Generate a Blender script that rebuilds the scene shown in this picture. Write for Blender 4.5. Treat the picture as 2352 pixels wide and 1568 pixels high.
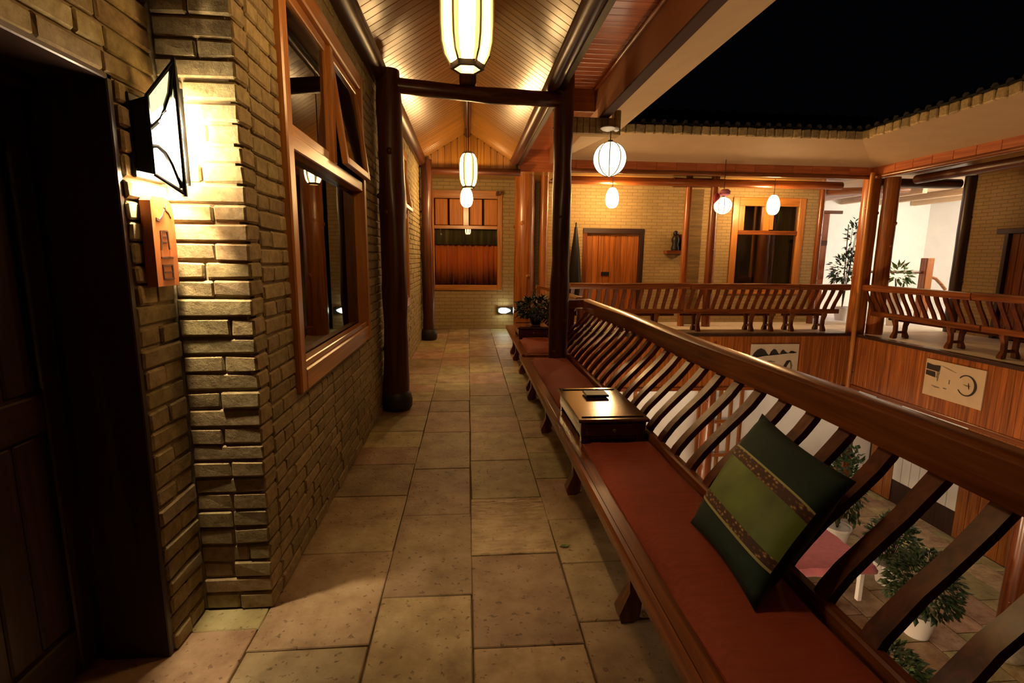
import bpy, bmesh, math, random
from mathutils import Vector, Matrix
random.seed(7)
for o in list(bpy.data.objects): bpy.data.objects.remove(o)
S = bpy.context.scene
COL = S.collection
pi = math.pi

# ---------------------------------------------------------------- camera
ROLL, VX, VY, F, CX, CY, H = math.radians(0.55), 1075.0, 589.0, 1176.0, 1176.0, 784.0, 1.55
a, b = VX-CX, VY-CY
vx, vy = a*math.cos(ROLL)+b*math.sin(ROLL), -a*math.sin(ROLL)+b*math.cos(ROLL)
pitch = math.atan(-vy/F); yaw = math.atan(-vx*math.cos(pitch)/F)
fw = Vector((math.sin(yaw)*math.cos(pitch), math.cos(yaw)*math.cos(pitch), -math.sin(pitch)))
rt = Vector((math.cos(yaw), -math.sin(yaw), 0)); up = rt.cross(fw)
rt, up = rt*math.cos(ROLL)+up*math.sin(ROLL), up*math.cos(ROLL)-rt*math.sin(ROLL)
cam = bpy.data.objects.new('camera', bpy.data.cameras.new('camera'))
COL.objects.link(cam)
cam.data.lens = 18.0; cam.data.sensor_width = 36.0; cam.data.clip_start = 0.02; cam.data.clip_end = 200
cam.matrix_world = Matrix(((rt.x, up.x, -fw.x, 0), (rt.y, up.y, -fw.y, 0), (rt.z, up.z, -fw.z, H), (0, 0, 0, 1)))
S.camera = cam
# ---------------------------------------------------------------- world, exposure
w = bpy.data.worlds.new('night'); S.world = w; w.use_nodes = True
w.node_tree.nodes['Background'].inputs[0].default_value = (0.010, 0.012, 0.018, 1)
w.node_tree.nodes['Background'].inputs[1].default_value = 0.03
S.view_settings.view_transform = 'Standard'; S.view_settings.look = 'None'
S.view_settings.gamma = 1.0; S.view_settings.exposure = 0.85
S.view_settings.use_curve_mapping = False
# lamp strengths (the lamps themselves are built further down)
E_HEX, E_BULB, E_EGG, E_ROUND, E_SCONCE, E_GROUND, E_STAIR = 25.0, 1250.0, 70.0, 1.7, 58.0, 20.0, 95.0
E_FILL = 130.0  # strength of the added courtyard lamps hidden below the bench
WARM = (1.0, 0.60, 0.235); SOFT = (1.0, 0.74, 0.46); PALE = (1.0, 0.86, 0.66)

# ---------------------------------------------------------------- materials
def newmat(name):
    m = bpy.data.materials.new(name); m.use_nodes = True
    nt = m.node_tree; p = nt.nodes['Principled BSDF']
    return m, nt, p
def N(nt, t, **kw):
    n = nt.nodes.new(t)
    for k, v in kw.items(): setattr(n, k, v)
    return n
def L(nt, a, b): nt.links.new(a, b)
def coords(nt, scale, world=False):
    if world:
        g = N(nt, 'ShaderNodeNewGeometry'); src = g.outputs['Position']
    else:
        t = N(nt, 'ShaderNodeTexCoord'); src = t.outputs['Object']
    oi = N(nt, 'ShaderNodeObjectInfo')
    mu = N(nt, 'ShaderNodeMath', operation='MULTIPLY'); mu.inputs[1].default_value = 37.0
    L(nt, oi.outputs['Random'], mu.inputs[0])
    ad = N(nt, 'ShaderNodeVectorMath', operation='ADD')
    L(nt, src, ad.inputs[0]); L(nt, mu.outputs[0], ad.inputs[1])
    mp = N(nt, 'ShaderNodeMapping'); mp.inputs['Scale'].default_value = scale
    L(nt, (src if world else ad.outputs[0]), mp.inputs[0])
    return mp.outputs[0], oi.outputs['Random']
def ramp(nt, fac, stops):
    r = N(nt, 'ShaderNodeValToRGB'); e = r.color_ramp.elements
    while len(e) < len(stops): e.new(0.5)
    for i, (p, c) in enumerate(stops): e[i].position = p; e[i].color = (*c, 1)
    L(nt, fac, r.inputs[0]); return r.outputs[0]
def vary(nt, col, rnd, amt, huea=0.0):
    mr = N(nt, 'ShaderNodeMapRange'); mr.inputs['To Min'].default_value = 1-amt; mr.inputs['To Max'].default_value = 1+amt
    L(nt, rnd, mr.inputs[0])
    h = N(nt, 'ShaderNodeHueSaturation'); L(nt, mr.outputs[0], h.inputs['Value']); L(nt, col, h.inputs['Color'])
    if huea:
        m2 = N(nt, 'ShaderNodeMath', operation='MULTIPLY'); m2.inputs[1].default_value = 17.3; L(nt, rnd, m2.inputs[0])
        m3 = N(nt, 'ShaderNodeMath', operation='FRACT'); L(nt, m2.outputs[0], m3.inputs[0])
        m4 = N(nt, 'ShaderNodeMapRange'); m4.inputs['To Min'].default_value = 0.5-huea; m4.inputs['To Max'].default_value = 0.5+huea
        L(nt, m3.outputs[0], m4.inputs[0]); L(nt, m4.outputs[0], h.inputs['Hue'])
    return h.outputs[0]
def bump(nt, p, height, strength, dist=0.01):
    bn = N(nt, 'ShaderNodeBump'); bn.inputs['Strength'].default_value = strength; bn.inputs['Distance'].default_value = dist
    L(nt, height, bn.inputs['Height']); L(nt, bn.outputs[0], p.inputs['Normal'])
def wood(name, dark, light, axis='z', rough=0.33, amt=0.14, fine=26.0, coat=0.25, bmp=0.12, spec=0.5):
    m, nt, p = newmat(name)
    s = {'x': (1.1, fine, fine), 'y': (fine, 1.1, fine), 'z': (fine, fine, 1.1)}[axis]
    v, rnd = coords(nt, s)
    n1 = N(nt, 'ShaderNodeTexNoise'); n1.inputs['Scale'].default_value = 1.0; n1.inputs['Detail'].default_value = 5; n1.inputs['Distortion'].default_value = 0.6
    L(nt, v, n1.inputs['Vector'])
    c = ramp(nt, n1.outputs['Fac'], [(0.30, dark), (0.52, tuple((dark[i]+light[i])/2 for i in range(3))), (0.72, light)])
    c = vary(nt, c, rnd, amt)
    L(nt, c, p.inputs['Base Color']); p.inputs['Roughness'].default_value = rough
    p.inputs['Specular IOR Level'].default_value = spec
    p.inputs['Coat Weight'].default_value = coat; p.inputs['Coat Roughness'].default_value = 0.18
    bump(nt, p, n1.outputs['Fac'], bmp, 0.006)
    return m
def plain(name, col, rough=0.6, noise=0.0, nscale=12.0, metal=0.0, bmp=0.0, world=False, sheen=0.0, amt=0.0):
    m, nt, p = newmat(name)
    p.inputs['Roughness'].default_value = rough; p.inputs['Metallic'].default_value = metal
    if sheen: p.inputs['Sheen Weight'].default_value = sheen
    if noise or bmp or amt:
        v, rnd = coords(nt, (nscale,)*3, world)
        n1 = N(nt, 'ShaderNodeTexNoise'); n1.inputs['Scale'].default_value = 1.0; n1.inputs['Detail'].default_value = 5
        L(nt, v, n1.inputs['Vector'])
        c = ramp(nt, n1.outputs['Fac'], [(0.28, tuple(x*(1-noise) for x in col)), (0.72, tuple(min(1, x*(1+noise)) for x in col))])
        if amt: c = vary(nt, c, rnd, amt)
        L(nt, c, p.inputs['Base Color'])
        if bmp: bump(nt, p, n1.outputs['Fac'], bmp, 0.01)
    else:
        p.inputs['Base Color'].default_value = (*col, 1)
    return m
def glow(name, col, strength, base=(0.8, 0.75, 0.6)):
    m, nt, p = newmat(name)
    p.inputs['Base Color'].default_value = (*base, 1); p.inputs['Roughness'].default_value = 0.7
    p.inputs['Emission Color'].default_value = (*col, 1); p.inputs['Emission Strength'].default_value = strength
    return m
def glass(name, tint=(0.9, 0.9, 0.9), rough=0.015):
    m = bpy.data.materials.new(name); m.use_nodes = True; nt = m.node_tree
    nt.nodes.remove(nt.nodes['Principled BSDF'])
    out = [n for n in nt.nodes if n.type == 'OUTPUT_MATERIAL'][0]
    t = N(nt, 'ShaderNodeBsdfTransparent'); t.inputs[0].default_value = (*tint, 1)
    g = N(nt, 'ShaderNodeBsdfGlossy'); g.inputs['Roughness'].default_value = rough
    fr = N(nt, 'ShaderNodeFresnel'); fr.inputs['IOR'].default_value = 1.75
    mx = N(nt, 'ShaderNodeMixShader'); L(nt, fr.outputs[0], mx.inputs[0]); L(nt, t.outputs[0], mx.inputs[1]); L(nt, g.outputs[0], mx.inputs[2])
    L(nt, mx.outputs[0], out.inputs['Surface']); return m
def brickface(name, c1, c2, mortar, axis, bw=0.25, bh=0.075):
    # brick courses for walls too far off to tell the single bricks apart
    m, nt, p = newmat(name)
    g = N(nt, 'ShaderNodeNewGeometry'); sp = N(nt, 'ShaderNodeSeparateXYZ'); L(nt, g.outputs['Position'], sp.inputs[0])
    cb = N(nt, 'ShaderNodeCombineXYZ'); L(nt, sp.outputs['X' if axis == 'x' else 'Y'], cb.inputs[0]); L(nt, sp.outputs['Z'], cb.inputs[1])
    bt = N(nt, 'ShaderNodeTexBrick'); L(nt, cb.outputs[0], bt.inputs['Vector'])
    bt.inputs['Scale'].default_value = 1.0; bt.inputs['Brick Width'].default_value = bw; bt.inputs['Row Height'].default_value = bh
    bt.inputs['Mortar Size'].default_value = 0.007; bt.inputs['Mortar Smooth'].default_value = 0.4; bt.inputs['Bias'].default_value = 0.0
    bt.inputs['Color1'].default_value = (*c1, 1); bt.inputs['Color2'].default_value = (*c2, 1); bt.inputs['Mortar'].default_value = (*mortar, 1)
    L(nt, bt.outputs['Color'], p.inputs['Base Color']); p.inputs['Roughness'].default_value = 0.85
    iv = N(nt, 'ShaderNodeMath', operation='SUBTRACT'); iv.inputs[0].default_value = 1.0; L(nt, bt.outputs['Fac'], iv.inputs[1])
    bump(nt, p, iv.outputs[0], 0.7, 0.012)
    return m

M = {}
DK, LT = (0.030, 0.0075, 0.0035), (0.115, 0.032, 0.012)
for ax in 'xyz':
    M['log_'+ax] = wood('lacquered_log_'+ax, DK, LT, ax, 0.38, 0.10, coat=0.12, spec=0.35)
    M['slat_'+ax] = wood('slat_wood_'+ax, (0.050, 0.010, 0.003), (0.150, 0.037, 0.009), ax, 0.34, 0.12, coat=0.10, spec=0.22)
    M['rail_'+ax] = wood('red_brown_wood_'+ax, (0.095, 0.022, 0.006), (0.270, 0.078, 0.018), ax, 0.27, 0.10)
    M['frame_'+ax] = wood('orange_wood_'+ax, (0.34, 0.115, 0.020), (0.60, 0.250, 0.055), ax, 0.34, 0.07)
    M['board_'+ax] = wood('ceiling_wood_'+ax, (0.22, 0.085, 0.011), (0.40, 0.185, 0.030), ax, 0.30, 0.10, 20.0, coat=0.35, bmp=0.2)
    M['red_'+ax] = wood('red_board_'+ax, (0.30, 0.070, 0.022), (0.56, 0.170, 0.055), ax, 0.32, 0.08)
    M['dark_'+ax] = wood('dark_door_wood_'+ax, (0.012, 0.004, 0.002), (0.050, 0.014, 0.006), ax, 0.5, 0.10)
    M['panel_'+ax] = wood('clad_wood_'+ax, (0.18, 0.045, 0.008), (0.44, 0.145, 0.026), ax, 0.33, 0.16)
M['shutter'] = wood('orange_shutter_wood', (0.42, 0.125, 0.018), (0.66, 0.25, 0.042), 'z', 0.5, 0.06, coat=0.0, spec=0.3)
M['lacquer'] = wood('dark_lacquer', (0.022, 0.005, 0.004), (0.075, 0.018, 0.010), 'x', 0.16, 0.05, 20, 0.6)
def brick_material():
    m, nt, p = newmat('old_brick')
    v, rnd = coords(nt, (22, 22, 22), True)
    n1 = N(nt, 'ShaderNodeTexNoise'); n1.inputs['Scale'].default_value = 1.0; n1.inputs['Detail'].default_value = 7; n1.inputs['Roughness'].default_value = 0.7
    L(nt, v, n1.inputs['Vector'])
    c = ramp(nt, n1.outputs['Fac'], [(0.25, (0.15, 0.096, 0.040)), (0.5, (0.28, 0.202, 0.092)), (0.75, (0.40, 0.31, 0.16))])
    c = vary(nt, c, rnd, 0.20, 0.010)
    L(nt, c, p.inputs['Base Color']); p.inputs['Roughness'].default_value = 0.88
    bump(nt, p, n1.outputs['Fac'], 0.55, 0.012); return m
M['brick'] = brick_material()
M['mortar'] = plain('lime_mortar', (0.30, 0.22, 0.12), 0.95, 0.25, 30, bmp=0.4, world=True)
M['brick_x'] = brickface('brick_face_x', (0.33, 0.225, 0.095), (0.38, 0.26, 0.115), (0.25, 0.165, 0.065), 'x')
M['brick_y'] = brickface('brick_face_y', (0.30, 0.20, 0.085), (0.34, 0.23, 0.10), (0.22, 0.145, 0.06), 'y')
def stone_material():
    m, nt, p = newmat('floor_stone')
    v, rnd = coords(nt, (1, 1, 1), True)
    n1 = N(nt, 'ShaderNodeTexNoise'); n1.inputs['Scale'].default_value = 5.0; n1.inputs['Detail'].default_value = 9; n1.inputs['Roughness'].default_value = 0.65
    n2 = N(nt, 'ShaderNodeTexNoise'); n2.inputs['Scale'].default_value = 34.0; n2.inputs['Detail'].default_value = 3
    L(nt, v, n1.inputs['Vector']); L(nt, v, n2.inputs['Vector'])
    c = ramp(nt, n1.outputs['Fac'], [(0.28, (0.185, 0.118, 0.048)), (0.48, (0.345, 0.248, 0.122)), (0.72, (0.49, 0.385, 0.215))])
    sp = ramp(nt, n2.outputs['Fac'], [(0.30, (0.45, 0.42, 0.38)), (0.37, (1, 1, 1))])
    mx = N(nt, 'ShaderNodeMix', data_type='RGBA', blend_type='MULTIPLY'); mx.inputs[0].default_value = 0.75
    L(nt, c, mx.inputs[6]); L(nt, sp, mx.inputs[7])
    c = vary(nt, mx.outputs[2], rnd, 0.26, 0.035)
    L(nt, c, p.inputs['Base Color']); p.inputs['Roughness'].default_value = 0.52
    mm = N(nt, 'ShaderNodeMath', operation='ADD'); L(nt, n1.outputs['Fac'], mm.inputs[0]); L(nt, sp, mm.inputs[1])
    bump(nt, p, mm.outputs[0], 0.6, 0.016); return m
M['stone'] = stone_material()
def ripple_stone():
    m = M['stone'].copy(); m.name = 'rippled_stone'; nt = m.node_tree; p = nt.nodes['Principled BSDF']
    g = N(nt, 'ShaderNodeNewGeometry'); mp = N(nt, 'ShaderNodeMapping'); mp.inputs['Scale'].default_value = (7, 26, 1); mp.inputs['Rotation'].default_value = (0, 0, 0.25)
    L(nt, g.outputs['Position'], mp.inputs[0])
    n = N(nt, 'ShaderNodeTexNoise'); n.inputs['Scale'].default_value = 1.0; n.inputs['Detail'].default_value = 2; L(nt, mp.outputs[0], n.inputs['Vector'])
    bump(nt, p, n.outputs['Fac'], 1.0, 0.05); return m
M['ripple'] = ripple_stone()
M['joint'] = plain('floor_joint', (0.13, 0.088, 0.045), 0.9, 0.3, 20, world=True)
M['base'] = plain('dark_column_base', (0.020, 0.016, 0.014), 0.5, 0.3, 15, bmp=0.2)
M['greystone'] = plain('grey_stone_base', (0.34, 0.30, 0.22), 0.75, 0.25, 14, bmp=0.3)
M['cream'] = plain('cream_plaster', (0.45, 0.305, 0.165), 0.8, 0.05, 3)
M['eavebrown'] = plain('brown_painted_board', (0.33, 0.135, 0.055), 0.6, 0.08, 4)
M['eave_dark'] = plain('dark_painted_moulding', (0.040, 0.012, 0.005), 0.85, 0.1, 8)
M['tile_edge'] = plain('thatch_tile', (0.50, 0.37, 0.165), 0.85, 0.30, 30, bmp=0.4, amt=0.28)
M['tile'] = plain('roof_tile', (0.030, 0.026, 0.024), 0.8, 0.3, 10, amt=0.2)
M['outrig'] = wood('olive_timber_x', (0.15, 0.085, 0.025), (0.30, 0.18, 0.055), 'x', 0.6, 0.05, 18, 0.0)
M['white'] = plain('white_plaster', (0.86, 0.84, 0.78), 0.85, 0.03, 3)
M['lilac'] = plain('lilac_plaster', (0.74, 0.70, 0.80), 0.85, 0.03, 3)
M['hall_floor'] = plain('pale_floor_tile', (0.72, 0.66, 0.56), 0.5, 0.08, 6)
def fabric(name, col, amt=0.10, scale=(9, 60, 60), rough=0.85, sheen=0.25):
    m, nt, p = newmat(name)
    v, rnd = coords(nt, scale)
    n1 = N(nt, 'ShaderNodeTexNoise'); n1.inputs['Scale'].default_value = 1.0; n1.inputs['Detail'].default_value = 4
    L(nt, v, n1.inputs['Vector'])
    c = ramp(nt, n1.outputs['Fac'], [(0.3, tuple(x*(1-amt*2) for x in col)), (0.7, tuple(x*(1+amt*2) for x in col))])
    L(nt, c, p.inputs['Base Color']); p.inputs['Roughness'].default_value = rough; p.inputs['Sheen Weight'].default_value = sheen
    bump(nt, p, n1.outputs['Fac'], 0.15, 0.004); return m
M['mat_red'] = fabric('rust_red_cloth', (0.26, 0.038, 0.010), 0.06, sheen=0.0)
M['pil_dark'] = fabric('dark_green_silk', (0.0055, 0.024, 0.014), 0.1, (20, 20, 20), 0.8, 0.0)
M['pil_green'] = fabric('olive_green_silk', (0.105, 0.150, 0.016), 0.2, (6, 6, 6), 0.6, 0.0)
def trim_material():
    m, nt, p = newmat('woven_trim')
    t = N(nt, 'ShaderNodeTexCoord')
    mp = N(nt, 'ShaderNodeMapping'); mp.inputs['Scale'].default_value = (26, 3, 1); L(nt, t.outputs['UV'], mp.inputs[0])
    vo = N(nt, 'ShaderNodeTexVoronoi'); vo.inputs['Scale'].default_value = 1.0; L(nt, mp.outputs[0], vo.inputs['Vector'])
    c = ramp(nt, vo.outputs['Distance'], [(0.10, (0.50, 0.36, 0.13)), (0.28, (0.20, 0.085, 0.02)), (0.5, (0.055, 0.016, 0.008))])
    L(nt, c, p.inputs['Base Color']); p.inputs['Roughness'].default_value = 0.7; return m
M['trim'] = trim_material()
M['piping'] = plain('gold_piping', (0.36, 0.33, 0.12), 0.55)
M['pil_beige'] = fabric('beige_cloth', (0.52, 0.33, 0.15)); M['pil_red'] = fabric('brick_red_cloth', (0.30, 0.045, 0.022))
M['pink'] = fabric('pink_tablecloth', (0.52, 0.15, 0.18), 0.06, (9, 9, 9))
M['curtain_o'] = fabric('orange_curtain', (0.78, 0.185, 0.016), 0.06, (5, 5, 1), 0.8)
M['curtain_d'] = fabric('striped_valance', (0.075, 0.060, 0.012), 0.3, (14, 14, 0.5), 0.8)
M['curtain_g'] = fabric('green_curtain', (0.13, 0.24, 0.055), 0.1, (14, 14, 1), 0.8)
M['curtain_r'] = fabric('red_brown_curtain', (0.13, 0.030, 0.012), 0.15, (10, 10, 0.6), 0.75)
M['black'] = plain('black_iron', (0.012, 0.011, 0.010), 0.45, 0.2, 30, 0.3)
M['bronze'] = plain('dull_bronze', (0.15, 0.10, 0.045), 0.5, 0.1, 30, 0.3)
M['steel'] = plain('brushed_steel', (0.35, 0.38, 0.42), 0.3, 0.1, 30, 0.9)
M['ceramic'] = plain('white_ceramic', (0.78, 0.76, 0.72), 0.35)
M['soil'] = plain('soil', (0.03, 0.02, 0.012), 0.95, 0.3, 40)
M['leaf'] = plain('green_leaf', (0.028, 0.060, 0.016), 0.5, 0.35, 12, amt=0.3)
M['leaf_b'] = plain('bright_leaf', (0.13, 0.24, 0.045), 0.5, 0.3, 12, amt=0.3)
M['stem'] = plain('plant_stem', (0.045, 0.040, 0.016), 0.8, 0.2, 20)
M['cord'] = plain('dark_cord', (0.02, 0.012, 0.008), 0.8)
M['plaque'] = wood('plaque_wood', (0.44, 0.11, 0.022), (0.60, 0.195, 0.05), 'z', 0.5, 0.0, 16, 0.0)
M['carve'] = plain('carved_dark', (0.075, 0.022, 0.008), 0.7)
M['paper'] = plain('rice_paper', (0.56, 0.45, 0.30), 0.9, 0.06, 5)
M['paper_w'] = plain('white_rice_paper', (0.60, 0.53, 0.42), 0.9, 0.06, 5)
M['ink'] = plain('ink', (0.022, 0.018, 0.016), 0.8, 0.2, 20); M['ink_grey'] = plain('grey_ink', (0.18, 0.15, 0.11), 0.85, 0.2, 20)
M['glass'] = glass('window_glass'); M['glass_far'] = glass('far_glass', (0.92, 0.92, 0.92))
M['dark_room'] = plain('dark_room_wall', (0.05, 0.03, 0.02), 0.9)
M['hex_glow'] = glow('lantern_silk_lit', WARM, E_HEX); M['hex_edge'] = glow('lantern_trim_lit', (1.0, 0.66, 0.20), 0.85, (0.6, 0.45, 0.2))
M['hex_bulb'] = glow('lantern_bulb_lit', (1.0, 0.70, 0.36), E_BULB)
M['fill_glow'] = glow('fill_lamp_lit', SOFT, E_FILL)  # globes of the unseen lamps added to uplight the eaves
M['dark_bronze'] = plain('dark_bronze', (0.05, 0.033, 0.015), 0.6, 0.1, 30)
M['pale_board'] = wood('pale_hall_wood', (0.42, 0.27, 0.15), (0.62, 0.45, 0.28), 'y', 0.6, 0.06, coat=0.0)
M['egg_glow'] = glow('egg_lantern_lit', WARM, E_EGG); M['round_glow'] = glow('round_lantern_lit', SOFT, E_ROUND)
M['sconce_glow'] = glow('sconce_glass_lit', (1.0, 0.80, 0.50), E_SCONCE); M['spot_glow'] = glow('spot_lens_lit', (0.9, 1.0, 0.75), 14.0)
M['sconce_bulb'] = glow('sconce_bulb_lit', (1.0, 0.78, 0.48), 3600.0)
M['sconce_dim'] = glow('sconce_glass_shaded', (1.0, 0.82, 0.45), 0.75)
M['ground_glow'] = glow('ceiling_lamp_lit', PALE, E_GROUND); M['stair_glow'] = glow('hall_lamp_lit', (1.0, 0.93, 0.80), E_STAIR)
M['lilac_glow'] = glow('lilac_lamp_lit', (0.72, 0.70, 1.0), E_STAIR*0.5)
M['redcloth'] = plain('red_tassel', (0.35, 0.03, 0.03), 0.7)

# ---------------------------------------------------------------- mesh helpers
def tag(o, label=None, cat=None, group=None, kind=None):
    if label: o['label'] = label
    if cat: o['category'] = cat
    if group: o['group'] = group
    if kind: o['kind'] = kind
    return o
def root(name, loc, label, cat, group=None, kind=None):
    o = bpy.data.objects.new(name, None); COL.objects.link(o); o.location = loc
    o.empty_display_size = 0.1
    return tag(o, label, cat, group, kind)
def wloc(o):
    v = Vector((0, 0, 0))
    while o: v += o.location; o = o.parent
    return v
def link(name, me, parent=None, loc=(0, 0, 0), rot=None, scale=None):
    o = bpy.data.objects.new(name, me); COL.objects.link(o)
    if parent: o.parent = parent; o.location = Vector(loc)-wloc(parent)
    else: o.location = loc
    if rot: o.rotation_euler = rot
    if scale: o.scale = scale
    return o
def frame_of(d):
    d = d.normalized(); u = Vector((0, 0, 1)) if abs(d.z) < 0.9 else Vector((1, 0, 0))
    s = d.cross(u).normalized(); return s, s.cross(d).normalized()
class MB:
    def __init__(s): s.v = []; s.f = []; s.uv = {}
    def add(s, vs, fs):
        n = len(s.v); s.v += [Vector(p) for p in vs]; s.f += [tuple(i+n for i in f) for f in fs]; return s
    def box(s, x0, y0, z0, x1, y1, z1):
        x0, x1 = min(x0, x1), max(x0, x1); y0, y1 = min(y0, y1), max(y0, y1); z0, z1 = min(z0, z1), max(z0, z1)
        return s.add([(x0, y0, z0), (x1, y0, z0), (x1, y1, z0), (x0, y1, z0), (x0, y0, z1), (x1, y0, z1), (x1, y1, z1), (x0, y1, z1)],
                     [(0, 3, 2, 1), (4, 5, 6, 7), (0, 1, 5, 4), (1, 2, 6, 5), (2, 3, 7, 6), (3, 0, 4, 7)])
    def rbox(s, x0, y0, z0, x1, y1, z1, r=0.008, seg=1):
        bm = bmesh.new(); bmesh.ops.create_cube(bm, size=1)
        for v in bm.verts: v.co = Vector(((x0+x1)/2+v.co.x*(x1-x0), (y0+y1)/2+v.co.y*(y1-y0), (z0+z1)/2+v.co.z*(z1-z0)))
        bmesh.ops.bevel(bm, geom=bm.edges[:], offset=r, segments=seg, affect='EDGES', profile=0.6)
        bm.verts.index_update()
        s.add([v.co.copy() for v in bm.verts], [[v.index for v in f.verts] for f in bm.faces]); bm.free(); return s
    def tube(s, pts, r, n=12, cap=True, wob=0.0, seed=0):
        pts = [Vector(p) for p in pts]; rs = r if isinstance(r, (list, tuple)) else [r]*len(pts)
        rng = random.Random(seed); ph = [rng.uniform(0, 6.28) for _ in range(6)]
        vs = []; fs = []
        for i, p in enumerate(pts):
            d = pts[min(i+1, len(pts)-1)]-pts[max(i-1, 0)]; a, b = frame_of(d)
            for k in range(n):
                t = 2*pi*k/n
                rr = rs[i]*(1+wob*(math.sin(2*t+ph[0]+i*0.35)+0.7*math.sin(3*t+ph[1]-i*0.5)+0.8*math.sin(ph[2]+i*0.9)+0.5*math.sin(ph[3]+i*1.7)))
                vs.append(p+a*math.cos(t)*rr+b*math.sin(t)*rr)
        for i in range(len(pts)-1):
            for k in range(n):
                k2 = (k+1) % n; fs.append((i*n+k, i*n+k2, (i+1)*n+k2, (i+1)*n+k))
        if cap: fs.append(tuple(range(n-1, -1, -1))); fs.append(tuple(range((len(pts)-1)*n, len(pts)*n)))
        return s.add(vs, fs)
    def lathe(s, cx, cy, prof, n=20, cap=True, rot=0.0):
        vs = []; fs = []
        for r, z in prof:
            for k in range(n): t = 2*pi*k/n+rot; vs.append((cx+r*math.cos(t), cy+r*math.sin(t), z))
        for i in range(len(prof)-1):
            for k in range(n): k2 = (k+1) % n; fs.append((i*n+k, i*n+k2, (i+1)*n+k2, (i+1)*n+k))
        if cap: fs.append(tuple(range(n-1, -1, -1))); fs.append(tuple(range((len(prof)-1)*n, len(prof)*n)))
        return s.add(vs, fs)
    def sweep(s, path, wdir, widths, thick):
        # rectangular bar along path; wdir = direction of its width
        path = [Vector(p) for p in path]; wd = Vector(wdir).normalized(); vs = []; fs = []
        for i, p in enumerate(path):
            d = (path[min(i+1, len(path)-1)]-path[max(i-1, 0)]).normalized(); nn = d.cross(wd).normalized()
            wi = widths[i] if isinstance(widths, (list, tuple)) else widths
            th = thick[i] if isinstance(thick, (list, tuple)) else thick
            for a, b in ((-1, -1), (1, -1), (1, 1), (-1, 1)): vs.append(p+wd*a*wi/2+nn*b*th/2)
        for i in range(len(path)-1):
            for k in range(4): k2 = (k+1) % 4; fs.append((i*4+k, i*4+k2, (i+1)*4+k2, (i+1)*4+k))
        m = (len(path)-1)*4
        fs += [(3, 2, 1, 0), (m, m+1, m+2, m+3)]
        return s.add(vs, fs)
    def prism(s, poly, axis, d0, d1):
        # poly: 2-D outline in the plane across axis, extruded d0..d1
        def P(q, d): return {'x': (d, q[0], q[1]), 'y': (q[0], d, q[1]), 'z': (q[0], q[1], d)}[axis]
        n = len(poly); vs = [P(q, d0) for q in poly]+[P(q, d1) for q in poly]
        fs = [tuple(range(n-1, -1, -1)), tuple(range(n, 2*n))]+[(i, (i+1) % n, n+(i+1) % n, n+i) for i in range(n)]
        return s.add(vs, fs)
    def mesh(s, name, mat, smooth=False, off=Vector((0, 0, 0))):
        me = bpy.data.meshes.new(name); me.from_pydata([v-off for v in s.v], [], s.f); me.materials.append(mat)
        bm = bmesh.new(); bm.from_mesh(me); bmesh.ops.recalc_face_normals(bm, faces=bm.faces); bm.to_mesh(me); bm.free()
        if smooth:
            me.shade_smooth()
            if hasattr(me, 'set_sharp_from_angle'): me.set_sharp_from_angle(angle=math.radians(48))
        return me
    def build(s, name, mat, parent=None, smooth=False, **kw):
        if parent: off = wloc(parent)
        else:
            xs = [v.x for v in s.v]; ys = [v.y for v in s.v]; zs = [v.z for v in s.v]
            off = Vector(((min(xs)+max(xs))/2, (min(ys)+max(ys))/2, min(zs)))
        me = s.mesh(name, mat, smooth, off)
        o = bpy.data.objects.new(name, me); COL.objects.link(o)
        if parent: o.parent = parent
        else: o.location = off
        return tag(o, **kw)
def B(*a): return MB().box(*a)
def RB(*a, **k): return MB().rbox(*a, **k)

# ================================================================ STRUCTURE
WX = -0.867            # face of the window wall
PX, PY = -1.155, 2.14  # face of the door wall, face of the brick pier
# ---- floor of stone slabs
fl = B(-1.6, -3.0, -0.30, 1.62, 11.4, -0.022).build('floor', M['joint'], label='walkway floor of large worn beige stone slabs', cat='floor', kind='structure')
rng = random.Random(3)
def slab(x0, x1, y0, y1, mat=None):
    g = 0.0022; dz = rng.uniform(-0.0015, 0.0015)
    bm = bmesh.new(); bmesh.ops.create_cube(bm, size=1)
    cx, cy, lx, ly = (x0+x1)/2, (y0+y1)/2, x1-x0-2*g, y1-y0-2*g
    for v in bm.verts:
        j = rng.uniform(-0.004, 0.004)
        v.co = Vector((v.co.x*lx+j, v.co.y*ly+rng.uniform(-0.004, 0.004), v.co.z*0.03))
    bmesh.ops.bevel(bm, geom=[e for e in bm.edges if all(v.co.z > 0 for v in e.verts)], offset=0.004, segments=1, affect='EDGES')
    me = bpy.data.meshes.new('stone_slab'); bm.to_mesh(me); bm.free(); me.materials.append(mat or M['stone'])
    link('stone_slab', me, fl, (cx, cy, -0.015+dz))
def run(x0, x1, ys, skip=()):
    for i in range(len(ys)-1): slab(x0, x1, ys[i], ys[i+1], M['ripple'] if i in skip else None)
def ystops(first, end, lo, hi):
    ys = list(first)
    while ys[-1] < end-hi: ys.append(ys[-1]+rng.uniform(lo, hi))
    ys.append(end); return ys
run(-1.55, -0.885, ystops([-0.6, 0.5, 1.25], 2.15, 0.3, 0.5))
run(-0.885, -0.405, ystops([-0.6, 0.35, 0.95, 1.40, 1.88, 2.55, 3.20, 3.72], 11.2, 0.34, 0.62))
run(-0.405, 0.012, ystops([-0.6, 0.1, 0.75, 1.35, 2.17, 2.93, 3.62, 4.42], 11.2, 0.36, 0.66))
run(0.012, 0.470, ystops([-0.6, 0.3, 1.05, 1.83, 2.48, 3.12, 3.75, 4.40], 11.2, 0.36, 0.66), skip=(4,))
run(0.470, 0.93, ystops([-0.6, 0.4, 1.0, 1.55, 1.95, 2.38, 2.82, 3.4], 11.2, 0.32, 0.60))
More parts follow.
